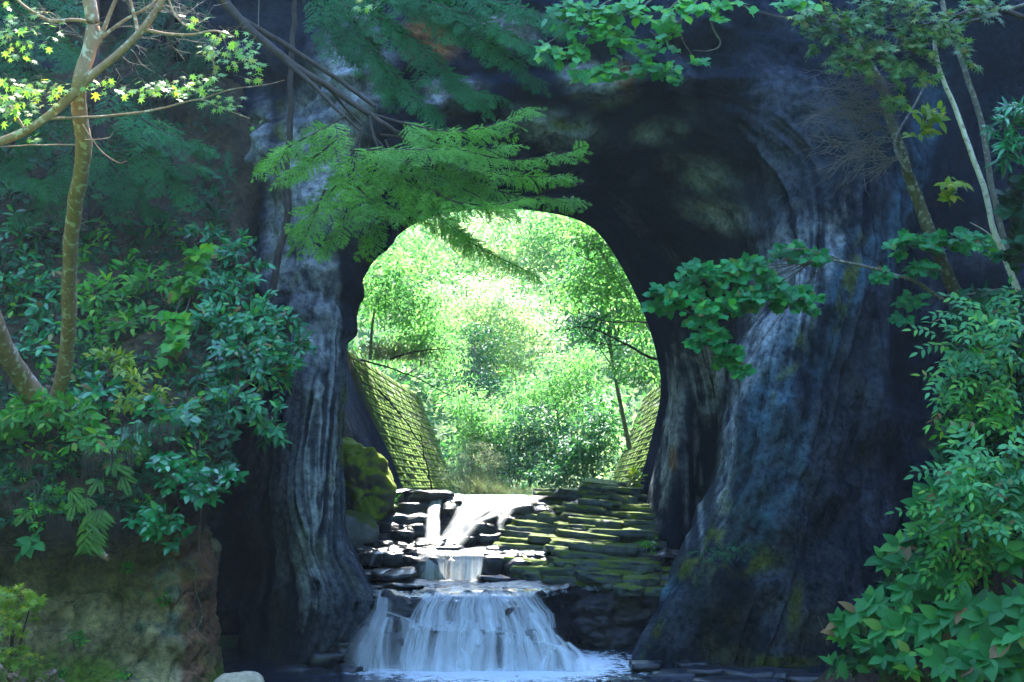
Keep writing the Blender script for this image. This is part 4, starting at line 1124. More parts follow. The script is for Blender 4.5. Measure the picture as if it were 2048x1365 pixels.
slope_conifer((-60, 420, 30), [[(-60,-60,30),(30,20,29.4),(100,80,29),(150,120,28.8)],[(-60,0,30),(40,110,29.4),(90,160,29)],[(-60,60,30),(20,180,29.4),(60,230,29)],[(-40,-90,30),(90,-20,29.4),(150,20,29)],[(-60,150,30),(10,240,29.4),(70,280,29)],[(-60,200,30),(0,320,29.4),(60,360,29)]],
              'shaded conifer at the far left behind the sunlit maple leaves', M['l_needledark'], (-70, -120, 30))
slope_conifer((330, 480, 33), [[(330,-60,33),(290,30,32.5),(240,90,32)],[(330,-40,33),(380,60,32.5),(420,120,32.2)],[(330,40,33),(300,130,32.4),(250,180,32)],[(330,60,33),(400,160,32.5),(440,210,32.3)],[(330,140,33),(290,230,32.5),(260,270,32)]],
              'dim conifer in the dark hollow between maple and cliff', M['l_dark'], (335, -90, 33))

# ------------------------------------------------------------------ maple on the left
mp_ = Plant('maple_tree', at(112, 830, 25.6), 'leaning maple with pale mottled trunk and star shaped leaves on the left bank', 'maple tree')
TY = 20.0
def w2(px, Y=TY): return px * Y / F
mp_.stem([at(x, y, float(np.interp(y, [170, 300, 560, 830], [TY, 20.8, 23.2, 25.6]))) for x, y in ((106,830),(112,800),(128,740),(137,660),(139,560),(143,470),(150,405),(163,340),(165,290),(158,215),(160,165),(176,110),(184,50),(176,-10),(172,-60))], w2(19), w2(13), M['bark_pale'], 'trunk', 110, 14, 0.02)
def mbranch(pts, a_, b_, name='branch', y0=TY):
    return mp_.stem([at(x, y, y0 + (d[0] if d else 0)) for x, y, *d in pts], w2(a_), w2(b_), M['bark_pale'], name, None, 8, 0.015)
B1 = mbranch([(158,180),(185,150),(235,110),(285,60),(318,10),(345,-40)], 9, 6)
B2 = mbranch([(156,180),(130,205),(95,235),(50,262),(0,284),(-60,300)], 9, 8)
B3 = mbranch([(160,150),(185,105),(205,65),(222,20),(245,-30)], 6, 4)
B4 = mbranch([(205,70),(175,45),(140,40),(100,42),(60,20),(30,-5)], 4, 2.5)
B5 = mbranch([(285,60),(330,68),(380,70),(430,62),(470,75)], 4, 1.5)
B6 = mbranch([(100,238),(180,235),(260,228),(330,215),(400,200),(440,215),(500,238)], 3, 1)
B7 = mbranch([(275,70),(270,40),(262,10),(255,-30)], 4, 3)
B8 = mbranch([(205,75),(250,40),(300,10),(330,-20)], 3.5, 2.5)
B9 = mbranch([(330,-30),(345,20),(370,50),(400,62)], 2.5, 1.2)
B10 = mbranch([(400,200),(460,180),(520,172),(570,160)], 1.8, 0.7)
B11 = mbranch([(430,150),(425,110),(435,80),(460,60)], 1.6, 0.8)
B12 = mbranch([(50,262),(20,215),(-20,180)], 3, 2)
B13 = mbranch([(150,290),(80,290),(0,294),(-60,300)], 1.6, 1)
B14 = mbranch([(170,280),(215,275),(225,265)], 1.2, 0.6)
B15 = mbranch([(165,250),(200,300),(235,325),(253,322)], 1.2, 0.5)
def mleaves(px, py, rx, ry, n, dY=0.0, sz=17, mat='l_maple'):
    for k in range(n):
        x = px + random.uniform(-1, 1) * rx; y = py + random.uniform(-1, 1) * ry
        p = at(x, y, TY + dY + random.uniform(-0.35, 0.35))
        d = np.array([random.uniform(-1, 1), random.uniform(-0.6, 0.2), random.uniform(-0.7, 0.1)])
        up = np.array([random.gauss(0, 0.35), -0.75 + random.gauss(0, 0.3), 0.75])
        mp_.leaf('maple', p, d, up, w2(sz * random.uniform(0.75, 1.3)), M[mat])
        if random.random() < 0.45: mp_.twig([p, p + RNG.normal(size=3) * 0.05 + np.array([0, 0.02, 0.03]), p + np.array([random.uniform(-0.25, 0.05), 0.05, random.uniform(-0.02, 0.10)])], 0.0025, 0.003, 4, 3)
for a_ in [(450,85,50,25,34),(490,105,35,28,26),(470,125,45,20,20),(405,165,40,18,26),(330,175,55,14,26),(300,170,35,12,14),(440,205,50,14,26),(505,160,22,10,9),(370,180,50,20,18),(200,170,40,16,14),(110,170,60,14,26),(60,185,50,25,36),(30,215,40,30,40),(15,190,25,40,26),(90,60,30,45,18),(30,70,35,50,24),(45,30,40,30,14),(60,275,14,8,5),(250,185,40,12,12),(390,40,22,10,8),(515,250,6,6,2),(735,8,22,8,9),(40,100,30,20,12),(430,110,20,10,8)]:
    mleaves(*a_)
# bare twigs
for k in range(70):
    src = random.choice([B1, B3, B4, B5, B6, B7, B8, B9]); p = src[random.randrange(4, len(src))]
    d = RNG.normal(size=3) * np.array([1, 0.4, 0.55]); d /= np.linalg.norm(d); l = random.uniform(0.15, 0.6)
    q = p + d * l * 0.5 + RNG.normal(size=3) * 0.04; e_ = p + d * l + RNG.normal(size=3) * 0.08
    C = mp_.twig([p, q, e_], 0.006, 0.002, 8, 3)
    for j in range(3):
        s_ = C[random.randrange(3, 8)]; dd = d + RNG.normal(size=3) * 0.6
        mp_.twig([s_, s_ + dd * 0.07, s_ + dd * 0.14 + RNG.normal(size=3) * 0.02], 0.003, 0.0015, 4, 3)
mp_.done(M['bark_grey'], cap=295)

m2 = Plant('leaning_tree', at(88, 835, 25.7), 'thick mottled trunk leaning in from the left edge beside the maple', 'tree')
m2.stem([at(88, 835, 25.7), at(72, 800, 25.4), at(48, 762, 25.0), at(20, 715, 24.4), at(-5, 660, 23.8), at(-30, 590, 23.2), at(-60, 480, 22)], 0.22, 0.13, M['bark_pale'], 'trunk', 40, 14, 0.02)
m2.stem([at(-30, 590, 23.2), at(-60, 520, 22.8), at(-80, 420, 22)], 0.06, 0.03, M['bark_pale'], 'branch')
m2.done()

# slender vine-like trunk against the cliff
vt = Plant('slender_tree', at(545, 640, 30.6), 'thin dark crooked trunk clinging to the streaked left pillar', 'tree')
vt.stem([at(x, y, 30.3) for x, y in ((540,650),(548,560),(556,500),(575,430),(572,330),(580,260),(584,180),(582,100),(592,40),(592,-40))], 0.085, 0.05, M['bark_dark'], 'trunk', 90, 8, 0.06)
vt.stem([at(x, y, 29.9) for x, y in ((520,-40),(517,40),(521,90))], 0.012, 0.008, M['bark_grey'], 'hanging_twig')
vt.stem([at(x, y, 30.2) for x, y in ((575,430),(560,380),(545,330),(520,300))], 0.03, 0.012, M['bark_dark'], 'branch')
vt.done()

# ------------------------------------------------------------------ shrubs on the left slope
def shrub(name, label, blobs, kind, size_px, mat, group=None, cap=300, base=None, stems=1, **kw):
    b0 = blobs[0]; Y0 = b0[2]
    base = base or (b0[0], b0[1] + b0[4], Y0 + 0.3)
    p = Plant(name, at(*base), label, 'shrub', group)
    for b in blobs[:max(stems, len(blobs))]:
        st_ = at(*base) + np.array([random.uniform(-0.05, 0.05), 0, 0]); en = at(b[0], b[1], b[2])
        p.stem([st_, (st_ + en) / 2 + np.array([random.uniform(-0.1, 0.1), 0.1, 0.05]), en], 0.022, 0.010, M['twig'], 'stem', 14, 5)
    bushy(p, blobs, kind, size_px * Y0 / F, M[mat], **kw)
    p.done(cap=cap); return p
GL = 'shrubs on the left slope'
def yb(py, o=0.5): return lb_y(py) - o
shrub('evergreen_shrub', 'large glossy dark evergreen shrub spreading in front of the left pillar',
      [(520,640,yb(640),95,75,0.7,34),(560,740,yb(700),62,70,0.6,26),(470,720,yb(720),80,60,0.6,24),(455,575,yb(575),70,60,0.6,20),(540,840,yb(760),60,45,0.5,16),(470,800,yb(780),70,50,0.5,16),(590,700,yb(680),36,40,0.4,9),(440,640,yb(640),70,60,0.5,20)], 'lance', 20, 'l_ever', GL, base=(470, 790, 26.6), per_twig=13, hang=0.15)
shrub('evergreen_shrub', 'glossy evergreen shrub reaching up beside the thin crooked trunk', [(470,490,yb(520),60,40,0.5,14),(440,520,yb(520),50,50,0.5,12),(505,545,yb(545),40,30,0.4,9),(400,470,yb(470),60,30,0.5,10)], 'lance', 20, 'l_ever', GL, per_twig=9)
shrub('leafy_shrub', 'bright green shrub with drooping oval leaves at the foot of the maple', [(60,815,yb(830,0.9),70,36,0.6,18),(130,825,yb(830,1.0),80,44,0.6,22),(190,870,yb(860,0.9),80,40,0.6,20),(245,905,yb(900,0.7),60,30,0.5,14),(20,850,yb(850,0.8),50,36,0.5,12)], 'lance', 23, 'l_bush', GL, base=(130, 880, 25.2), per_twig=10, hang=0.2)
shrub('leafy_shrub', 'mid green shrub growing behind the maple trunk halfway up the slope', [(200,590,yb(600),70,50,0.6,18),(250,640,yb(640),80,50,0.6,18),(190,690,yb(680),60,50,0.5,16),(300,560,yb(580),70,50,0.5,16)], 'lance', 22, 'l_bush', GL, per_twig=8)
shrub('leafy_shrub', 'dark green shrub filling the slope left of the maple trunk', [(60,560,yb(560),80,60,0.6,22),(30,480,yb(490),70,60,0.6,18),(90,640,yb(640),60,60,0.5,18),(60,700,yb(690),60,40,0.5,12)], 'lance', 22, 'l_ever', GL, per_twig=8)
shrub('heart_leaf_vine', 'light green heart leaved vine trailing down the middle of the left slope', [(390,510,yb(520,0.9),40,35,0.3,9),(380,560,yb(560,0.9),36,30,0.3,8),(345,640,yb(640,0.9),36,36,0.3,9),(350,690,yb(690,0.9),30,24,0.3,6)], 'heart', 18, 'l_bush', GL, per_twig=8, hang=0.3)
shrub('yellowing_shrub', 'small yellow green shrub between the maple foot and the dark hollow', [(220,725,yb(725,0.9),50,30,0.4,14),(270,760,yb(770,0.9),50,26,0.4,10),(310,800,yb(800,0.9),50,26,0.4,12),(245,800,yb(800,1.0),40,26,0.3,9)], 'lance', 19, 'l_yellow', GL, per_twig=7)
shrub('leafy_shrub', 'dark leaved shrub tucked under the yellow green shrub', [(300,870,yb(870,0.7),60,40,0.5,14),(330,830,yb(830,0.8),60,40,0.5,14),(200,790,yb(790,0.8),60,40,0.5,14)], 'oval', 26, 'l_ever', GL, per_twig=7)
shrub('glossy_shrub', 'small round leaved glossy shrub leaning out over the reddish rock edge', [(355,955,yb(955,0.6),60,36,0.5,20),(420,958,yb(958,0.5),60,30,0.5,16),(470,950,yb(955,0.4),28,9,0.2,5),(330,925,yb(925,0.6),40,24,0.4,8),(400,985,yb(985,0.5),46,20,0.4,10)], 'oval', 20, 'l_gloss', GL, base=(300, 985, 24.6), per_twig=9)
shrub('glossy_shrub', 'lower glossy shrub with bare tips hanging under the bank overhang', [(320,1035,yb(1035,0.4),44,24,0.4,11),(300,1062,yb(1045,0.4),36,18,0.3,7),(355,1050,yb(1045,0.4),30,16,0.3,6),(265,1045,yb(1045,0.4),20,10,0.2,3),(345,1095,yb(1045,0.4),14,10,0.2,3)], 'oval', 20, 'l_gloss', GL, base=(300, 1010, 24.6), per_twig=8)
shrub('yellowing_shrub', 'yellow green shrub at the lower left against the mossy bank foot', [(30,1240,22.6,50,46,0.5,18),(15,1190,22.6,40,30,0.4,10),(60,1215,22.6,34,22,0.3,8),(30,1310,22.6,46,26,0.4,10),(72,1325,22.6,24,16,0.3,5)], 'maple', 17, 'l_yellow', GL, base=(20, 1345, 22.9), per_twig=10)
shrub('small_sprout', 'tiny pale green tuft on the brown bank face', [(155,1280,24.2,28,14,0.2,9)], 'small', 12, 'l_bush', GL, base=(155, 1298, 24.5), per_twig=8)
shrub('hanging_plant', 'broad five leaved sprig hanging below the bank overhang on the far left', [(66,1085,23.9,24,14,0.2,3)], 'broad', 34, 'l_broad', GL, base=(70, 1030, 24.2), per_twig=3, hang=0.3)
shrub('hanging_plant', 'trailing small leaved vine above the five leaved sprig', [(68,1040,24,10,30,0.15,6),(70,1000,24,8,20,0.15,3)], 'small', 14, 'l_bush', GL, base=(70, 960, 24.3), per_twig=5)
wl_ = Plant('hanging_plant', at(196, 1015, 23.9), 'willow like hanging stems with long bright narrow leaves under the overhang', 'plant', GL)
for q in range(4):
    C = wl_.twig([at(200 + q * 3, 1012, 23.9), at(192 + q * 9 - 18, 1040, 23.7), at(186 + q * 9 - 18, 1092, 23.7 + 0.04 * q)], 0.006, 0.003, 12)
    for k in range(2, 12):
        for s in (-1, 1):
            wl_.leaf('narrow', C[k], np.array([s * 0.8, -0.25, -0.75]) + RNG.normal(size=3) * 0.15, np.array([0.1, -0.8, 0.4]) + RNG.normal(size=3) * 0.2, w2(34, 23.8) * random.uniform(0.7, 1.1), M['l_fern'])
wl_.done()
FERN = [(140,985,-40,'fern frond drooping over the overhang beside the root fringe'),(170,1000,-70,'short fern frond hanging next to the root fringe'),(198,965,-120,'fern frond arching left above the hanging narrow leaves'),(245,958,-60,'long fern frond arching right above the hanging narrow leaves'),(150,1008,-95,'small low fern frond under the overhang'),(60,1025,-130,'dim fern frond on the shaded far left overhang'),(225,935,-20,'fern frond standing over the root mat')]
for x, y, a_, lb in FERN:
    f_ = Plant('fern', at(x, y - 6, 24.1), lb, 'fern', 'ferns on the overhang')
    for j in range(3):
        aa = math.radians(a_ + (j - 1) * 44 + random.uniform(-8, 8))
        f_.leaf('frond', at(x, y - 6, 24.05), np.array([math.cos(aa), -0.45, math.sin(aa)]), np.array([math.cos(aa + 1.57) * 0.2, -1.0, 0.5]), w2(40 if j == 1 else 28, 24) * random.uniform(0.85, 1.15), M['l_fern'], 'frond')
    f_.done()
# hanging root fringes (a mat of fibres)
def fringe(px, py, w, h, n, label):
    base = at(px, py, 24.25); parts = []
    for k in range(n):
        x = px + random.uniform(-w, w); y = py + random.uniform(-6, 6); Y = 24.2 + random.uniform(-0.15, 0.2)
        l = h * random.uniform(0.4, 1.1)
        p0 = at(x, y, Y); p1 = at(x + random.uniform(-5, 5), y + l * 0.5, Y - 0.05); p2 = at(x + random.uniform(-8, 8), y + l, Y - 0.03)
        parts.append(tube(smooth_path([p0, p1, p2], 5), np.linspace(0.006, 0.0025, 5), 3))
    V, Fc = join(parts)
    o = link('root_fringe', mesh_np('root_fringe', V - base, Fc, M['root'])); o.location = Vector(base)
    tag(o, label, 'roots', 'root fringes under the overhang')
fringe(125, 1035, 34, 55, 150, 'grey fringe of fine roots hanging under the overhang left of the ferns')
fringe(218, 1020, 22, 60, 110, 'shaggy root fringe hanging right of the narrow leaved plant')
fringe(300, 850, 60, 50, 110, 'dry root and grass fringe below the yellow green shrub')
fringe(215, 900, 50, 60, 120, 'dry root mat hanging under the bright green shrub')
fringe(60, 1010, 50, 40, 90, 'dark root fringe at the far left of the overhang')
rt = Plant('tree_root', at(205, 1090, 24.6), 'pale stub of thick root poking out under the overhang', 'root')
rt.stem([at(196, 1075, 24.9), at(196, 1095, 24.2), at(206, 1112, 23.9), at(216, 1116, 23.85)], 0.07, 0.055, M['bark_pale'], 'root', 16, 8)
rt.done()
rv = Plant('hanging_vine', at(402, 900, 25), 'thin bare vine hanging down the reddish rock edge', 'vine')
rv.stem([at(x, y, 25.1) for x, y in ((400,880),(404,950),(402,1040),(396,1110),(390,1170),(398,1200),(404,1225),(398,1250),(360,1285),(352,1300),(350,1345),(358,1372))], 0.010, 0.007, M['bark_grey'], 'stem', 80, 5, 0.03)
rv.done()

for k, (px, py, lb) in enumerate([(120,1345,'small weed at the foot of the mossy left bank'),(250,1350,'tiny weed on the mossy ledge of the left bank'),(330,1200,'little leafy sprig in a crack of the tan rock face'),(250,1135,'little sprig under the overhang on the tan rock face')]):
    shrub('small_sprout', lb, [(px, py, 24.0 if py > 1300 else 24.9, 16, 9, 0.15, 6)], 'small', 11, 'l_bush', GL, base=(px, py + 10, 24.2 if py > 1300 else 25.2), per_twig=6)
# undergrowth and litter that nobody could count
def scatter(name, label, n, region, kind, size_px, mat, off, seed, filt=None, upv=(0, -0.6, 0.8), jit=0.5, yfun=lb_y):
    r = np.random.default_rng(seed)
    x = r.uniform(region[0], region[1], n); y = r.uniform(region[2], region[3], n)
    pn = perlin(np.stack([x / 70, y / 55, x * 0 + seed], -1))
    keep = pn > (filt if filt is not None else -9)
    x, y = x[keep], y[keep]; n = len(x)
    Y = np.array([yfun(v) for v in y]) - r.uniform(off[0], off[1], n)
    P_ = np.stack([(x - 1024) * Y / F, Y, ZC + (HY - y) * Y / F], 1)
    D = r.normal(size=(n, 3)) * np.array([1, 0.4, 0.7]) + np.array([0, -0.2, -0.15]); Up = np.array(upv) + r.normal(size=(n, 3)) * jit
    lv, lf_ = LV[kind]; Sz = size_px * Y / F * r.uniform(0.6, 1.35, n)
    V = np.einsum('nij,vj->nvi', frames(D, Up) * Sz[:, None, None], lv) + P_[:, None]
    Fc = lf_[None] + (np.arange(n) * len(lv))[:, None, None]
    o = link(name, mesh_np(name, V.reshape(-1, 3), Fc.reshape(-1, 3), M[mat]))
    tag(o, label, 'undergrowth', None, 'stuff')
scatter('undergrowth', 'dark mixed undergrowth covering the left slope', 5200, (-60, 470, 300, 960), 'lance', 20, 'l_dark', (0.05, 0.45), 1, -0.22)
scatter('undergrowth', 'green mixed undergrowth scattered through the left slope', 2300, (-60, 430, 440, 930), 'lance', 20, 'l_bush', (0.1, 0.55), 2, 0.08)
scatter('undergrowth', 'shaded weeds on the overhang of the left bank', 1500, (-60, 330, 880, 1050), 'small', 20, 'l_dark', (0.1, 0.4), 3, -0.1)
scatter('undergrowth', 'small green weeds on the overhang of the left bank', 500, (-60, 300, 900, 1030), 'maple', 18, 'l_bush', (0.15, 0.4), 4, 0.12)
scatter('leaf_litter', 'brown fallen leaves lying on the left slope', 1500, (-60, 430, 420, 900), 'lance', 15, 'litter', (0.02, 0.2), 5, 0.02)
scatter('leaf_litter', 'fallen leaves at the foot of the left bank', 260, (-60, 120, 1335, 1400), 'lance', 16, 'litter', (0.3, 0.9), 6, None, (0, -0.2, 1), 0.25)
scatter('undergrowth', 'thin ivy climbing the shaded rock behind the left slope', 900, (-40, 420, -20, 330), 'lance', 17, 'l_dark', (0.2, 1.2), 8, 0.0)

# ------------------------------------------------------------------ right side: trunks
tr = Plant('leaning_tree', at(1935, 640, 26.5), 'mossy brown trunk leaning left with a low round leaved bough', 'tree', 'trees leaning over the right bank')
trunk = tr.stem([at(x, y, 26.3) for x, y in ((1938,650),(1912,590),(1885,530),(1862,470),(1835,400),(1815,350),(1800,290),(1780,230),(1765,180),(1735,120),(1690,60),(1640,10))], 0.135, 0.06, M['bark_moss'], 'trunk', 90, 12, 0.05)
tr.stem([at(x, y, 26.2) for x, y in ((1815,345),(1790,300),(1800,260),(1830,210),(1850,170))], 0.03, 0.015, M['bark_grey'], 'branch')
lowb = tr.stem([at(x, y, d) for x, y, d in ((1918,620,26.3),(1880,595,26),(1830,565,25.8),(1770,545,25.6),(1700,528,25.4),(1650,520,25.3),(1600,530,25.3))], 0.045, 0.014, M['bark_grey'], 'branch', 60, 7, 0.03)
tr.stem([at(x, y, d) for x, y, d in ((1690,524,25.4),(1640,505,25.3),(1590,498,25.2),(1565,500,25.2))], 0.02, 0.008, M['bark_grey'], 'branch')
tr.stem([at(x, y, d) for x, y, d in ((1880,592,26),(1930,590,25.8),(1990,580,25.6),(2040,575,25.5))], 0.02, 0.014, M['bark_grey'], 'branch')
bl = [(1340,600,25.6,52,36,.5,17),(1410,560,25.5,70,44,.5,24),(1480,545,25.4,70,36,.5,22),(1550,580,25.2,60,40,.5,22),(1500,600,25.2,70,36,.5,20),(1420,625,25.3,64,34,.5,20),(1600,600,25.1,48,30,.4,12),(1420,680,25.2,44,26,.4,12),(1460,715,25.1,34,26,.4,11),(1480,745,25.1,18,14,.3,4),(1570,500,25.6,60,24,.4,10),(1620,520,25.4,40,22,.4,7),
      (1760,560,25.6,34,14,.3,6),(1820,490,25.9,70,26,.5,16),(1900,480,25.8,60,26,.5,14),(1850,540,25.7,60,18,.4,8),(1835,600,25.6,44,14,.3,6),(1810,640,25.5,26,10,.3,3),(1960,490,25.6,40,20,.4,7)]
bushy(tr, bl, 'round', 14 * 25.3 / F, M['l_round'], per_twig=13, face=0.6, hang=0.1, spread=62)
for b in bl[:12]:
    c = at(b[0], b[1], b[2]); s = lowb[-1 - random.randrange(14)]
    tr.twig([s, (s + c) / 2 + np.array([0, 0.05, 0.1]), c], 0.010, 0.005, 10)
tr.done(cap=298)

ws = Plant('slender_tree', at(2044, 640, 25), 'slender white barked trunk curving up the right edge', 'tree', 'trees leaning over the right bank')
ws.stem([at(x, y, 24.8) for x, y in ((2052,650),(2038,590),(2012,520),(1985,450),(1970,380),(1945,310),(1915,230),(1890,170),(1873,110),(1868,75))], 0.062, 0.032, M['bark_white'], 'trunk', 80, 10, 0.02)
ws.stem([at(x, y, 24.8) for x, y in ((1868,80),(1895,55),(1920,35),(1940,15))], 0.04, 0.03, M['bark_grey'], 'branch')
ws.stem([at(x, y, 24.8) for x, y in ((1905,55),(1970,35),(2048,10),(2110,-10))], 0.03, 0.035, M['bark_grey'], 'branch')
ws.stem([at(x, y, 24.6) for x, y in ((2010,515),(1980,470),(1940,445))], 0.012, 0.006, M['bark_white'], 'branch')
bushy(ws, [(1850,235,25,40,22,.3,9),(1840,265,25,30,14,.3,5),(1905,375,24.7,34,14,.3,6),(1890,395,24.7,20,10,.3,3)], 'oval', 24 * 25 / F, M['l_yellow'], per_twig=6, face=0.7)
ws.done()
gt = Plant('slender_tree', at(2035, 560, 25.6), 'grey trunk standing just behind the slender white one', 'tree', 'trees leaning over the right bank')
gt.stem([at(x, y, 25.7) for x, y in ((2040,620),(2015,500),(1995,420),(1985,370),(1970,280),(1950,200),(1930,140),(1900,60),(1885,0))], 0.058, 0.045, M['bark_grey'], 'trunk', 70, 10, 0.03)
gt.done()
mr = Plant('maple_tree', at(2120, 60, 24.5), 'dull green maple with fine leaves spreading across the top right', 'maple tree')
mr.stem([at(x, y, 24.6) for x, y in ((2120,60),(1990,20),(1880,40),(1810,60),(1740,55),(1660,40),(1580,40),(1480,10),(1380,-20))], 0.05, 0.015, M['bark_dark'], 'branch', 70, 7, 0.04)
mr.stem([at(x, y, 24.4) for x, y in ((1850,10),(1810,40),(1760,60),(1700,90))], 0.022, 0.01, M['bark_grey'], 'branch')
mr.stem([at(x, y, 24.4) for x, y in ((1840,20),(1800,70),(1780,120),(1740,160))], 0.022, 0.008, M['bark_grey'], 'branch')
bushy(mr, [(1640,70,24.4,50,40,.5,12),(1700,60,24.3,70,44,.5,22),(1760,110,24.2,70,40,.5,22),(1830,100,24.2,60,44,.5,20),(1890,60,24.2,60,50,.5,20),(1830,40,24.3,60,40,.5,16),(1700,120,24.3,60,30,.5,14),(1790,155,24.2,44,24,.4,11),(1780,10,24.3,120,30,.5,18),(1960,20,24.2,60,30,.4,10),(1840,150,24.3,36,20,.3,6),(1650,30,24.3,70,30,.4,12),(1790,205,24.3,30,16,.3,5),(1940,110,25.2,40,30,.4,6)], 'maple', 19 * 24.3 / F, M['l_dullmaple'], per_twig=10, face=0.5, hang=0.12)
mr.done(cap=298)
M['bark_twigdead'] = mat_bark('dead_twig_bark', (0.10, 0.075, 0.075), (0.20, 0.155, 0.15), None, 20)
# dead twig spray
dt_ = Plant('dead_branch', at(1815, 170, 25.2), 'spray of bare brown dead twigs hanging under the dull green maple', 'dead branch')
dt_.stem([at(x, y, 25.2) for x, y in ((1815,165),(1770,190),(1720,230),(1680,280))], 0.022, 0.007, M['twig'], 'branch', 24, 5)
for k in range(46):
    ox, oy = 1810 - random.uniform(0, 70), 165 + random.uniform(0, 160)
    a_ = math.radians(random.gauss(172, 26)); l = random.uniform(50, 150)
    pts = []
    for j in range(5):
        f_ = j / 4
        pts.append(at(ox + math.cos(a_) * l * f_ + random.uniform(-5, 5), oy - math.sin(a_) * l * f_ + 20 * f_ * f_ + random.uniform(-4, 4), 25.1 + random.uniform(-0.15, 0.15) + 0.1 * f_))
    C = dt_.twig(pts, 0.011, 0.004, 14, 3)
    for j in range(7):
        i = random.randrange(3, 13); T = C[i] - C[i - 1]; T /= np.linalg.norm(T)
        d = T + RNG.normal(size=3) * np.array([0.5, 0.4, 0.6]); L2 = random.uniform(0.10, 0.38)
        C2 = dt_.twig([C[i], C[i] + d * L2 * 0.5 + RNG.normal(size=3) * 0.015, C[i] + d * L2 + RNG.normal(size=3) * 0.03], 0.006, 0.003, 6, 3)
        for m_ in range(2):
            d3 = d + RNG.normal(size=3) * 0.6; s_ = C2[random.randrange(2, 6)]
            dt_.twig([s_, s_ + d3 * 0.05, s_ + d3 * 0.11], 0.004, 0.002, 3, 3)
dt_.done(M['bark_twigdead'])
# round leaved boughs hanging at the top
kt = Plant('round_leaved_tree', at(1420, -60, 23.5), 'light green round leaved boughs hanging down over the top of the arch', 'tree')
for pts in [[(1420,-60),(1300,-20),(1200,10),(1130,60),(1080,95)],[(1400,-50),(1290,10),(1270,60),(1262,100),(1290,140)],[(1420,-50),(1340,20),(1320,70),(1290,110)],[(1430,-50),(1360,40),(1330,80),(1300,60)],[(1440,-60),(1420,40),(1440,85),(1420,103),(1385,105)],[(1300,-30),(1210,40),(1165,100),(1200,130)],[(1380,-40),(1360,60),(1385,115)]]:
    kt.stem([at(x, y, 23.5) for x, y in pts], 0.022, 0.005, M['bark_grey'], 'branch', 40, 5, 0.04)
bushy(kt, [(1095,95,23.5,26,16,.3,7),(1140,110,23.4,40,20,.3,11),(1185,60,23.4,60,36,.4,18),(1150,20,23.4,70,30,.4,18),(1235,70,23.4,44,36,.4,14),(1250,20,23.4,80,24,.4,18),(1230,140,23.3,44,18,.3,10),(1165,150,23.4,36,12,.3,7),(1300,135,23.3,40,18,.3,10),(1340,140,23.3,36,14,.3,8),(1350,20,23.4,60,20,.4,10),(1340,75,23.4,44,24,.3,8),(1395,125,23.3,22,8,.2,3),(1350,165,23.3,18,6,.2,2),(1290,95,23.4,26,16,.3,5),(1450,5,23.4,80,12,.3,8),(1580,5,23.4,60,12,.3,8),(1430,40,23.4,30,8,.2,3)], 'round', 16 * 23.4 / F, M['l_roundlit'], per_twig=7, face=0.55, hang=0.2, spread=60)
kt.done(M['bark_grey'], cap=298)

# ------------------------------------------------------------------ right bank: shrubs and broad leaved plants
GR = 'shrubs on the right bank'
def pinnate(pl, p, d, up, L_, mat, pairs=5, lsz=0.16, kind='lance'):
    d = d / np.linalg.norm(d)
    C = pl.twig([p, p + d * L_ * 0.5 + np.array([0, 0, 0.04]), p + d * L_ + np.array([0, 0, -0.10 * L_])], 0.004, 0.002, 8, 3)
    sv = np.cross(d, up); sv /= np.linalg.norm(sv)
    for k in range(pairs):
        q = catmull(C, np.array([1.2 + 5.6 * k / pairs]))[0]
        for s in (-1, 1):
            pl.leaf(kind, q, d * 0.55 + sv * s * 0.85 + np.array([0, -0.1, -0.25]) + RNG.normal(size=3) * 0.1, up + RNG.normal(size=3) * 0.2, lsz * random.uniform(0.8, 1.15), mat)
    pl.leaf(kind, C[-1], d + np.array([0, 0, -0.3]), up, lsz * 1.1, mat)
def pin_shrub(label, blobs, mat, lpx, base, Lpx=70, pairs=4):
    p = Plant('feathery_shrub', at(*base), label, 'shrub', GR)
    for (px, py, Y, rx, ry, dm, n) in blobs:
        c = at(px, py, Y); r = np.array([rx * Y / F, dm, ry * Y / F]); b = at(*base)
        p.stem([b, (b + c) / 2 + np.array([0.1, 0, 0.1]), c], 0.018, 0.008, M['twig'], 'stem', 12, 5)
        for d in rnd_in_ellipsoid(n, 0.6):
            s = c + d * r * random.uniform(0.3, 0.9)
            dd = d * np.array([1, 0.6, 0.55]) + np.array([-0.15, -0.25, -0.15]) + RNG.normal(size=3) * 0.25
            pinnate(p, s, dd, np.array([-0.1, -0.75, 0.75]) + RNG.normal(size=3) * 0.25, Lpx * Y / F * random.uniform(0.7, 1.15), M[mat], pairs, lpx * Y / F)
    p.done(cap=298)
pin_shrub('pale feathery leaved shrub arching over the middle of the right bank', [(1985,915,21.8,70,34,.5,24),(1930,935,21.8,60,30,.5,20),(2030,940,21.7,50,50,.5,16),(1950,985,21.7,70,40,.5,22),(1990,1040,21.6,60,40,.5,16)], 'l_pale', 22, (2010, 1080, 22.3))
pin_shrub('yellowish feathery shrub hanging below the pale arching one', [(1900,1030,22.2,46,40,.4,14),(1930,1080,22,56,44,.4,18),(1890,1100,22,36,30,.4,10),(1950,1130,21.9,50,40,.4,14)], 'l_bush', 19, (1950, 1150, 22.6))
pin_shrub('feathery shrub growing at the foot of the leaning right trunks', [(1950,640,23.6,56,36,.5,18),(1910,690,23.5,46,36,.5,15),(1960,710,23.4,60,40,.5,18),(2010,660,23.3,50,46,.5,14),(1900,760,23.4,36,30,.4,10)], 'l_pale', 19, (1990, 720, 24.2))
pin_shrub('dark green feathery shrub halfway up the right bank', [(1930,790,23.2,50,34,.4,13),(1980,760,23,50,40,.4,13),(2020,820,22.8,50,50,.4,16),(1960,840,22.8,50,26,.4,9)], 'l_bush', 19, (2000, 860, 23.6))
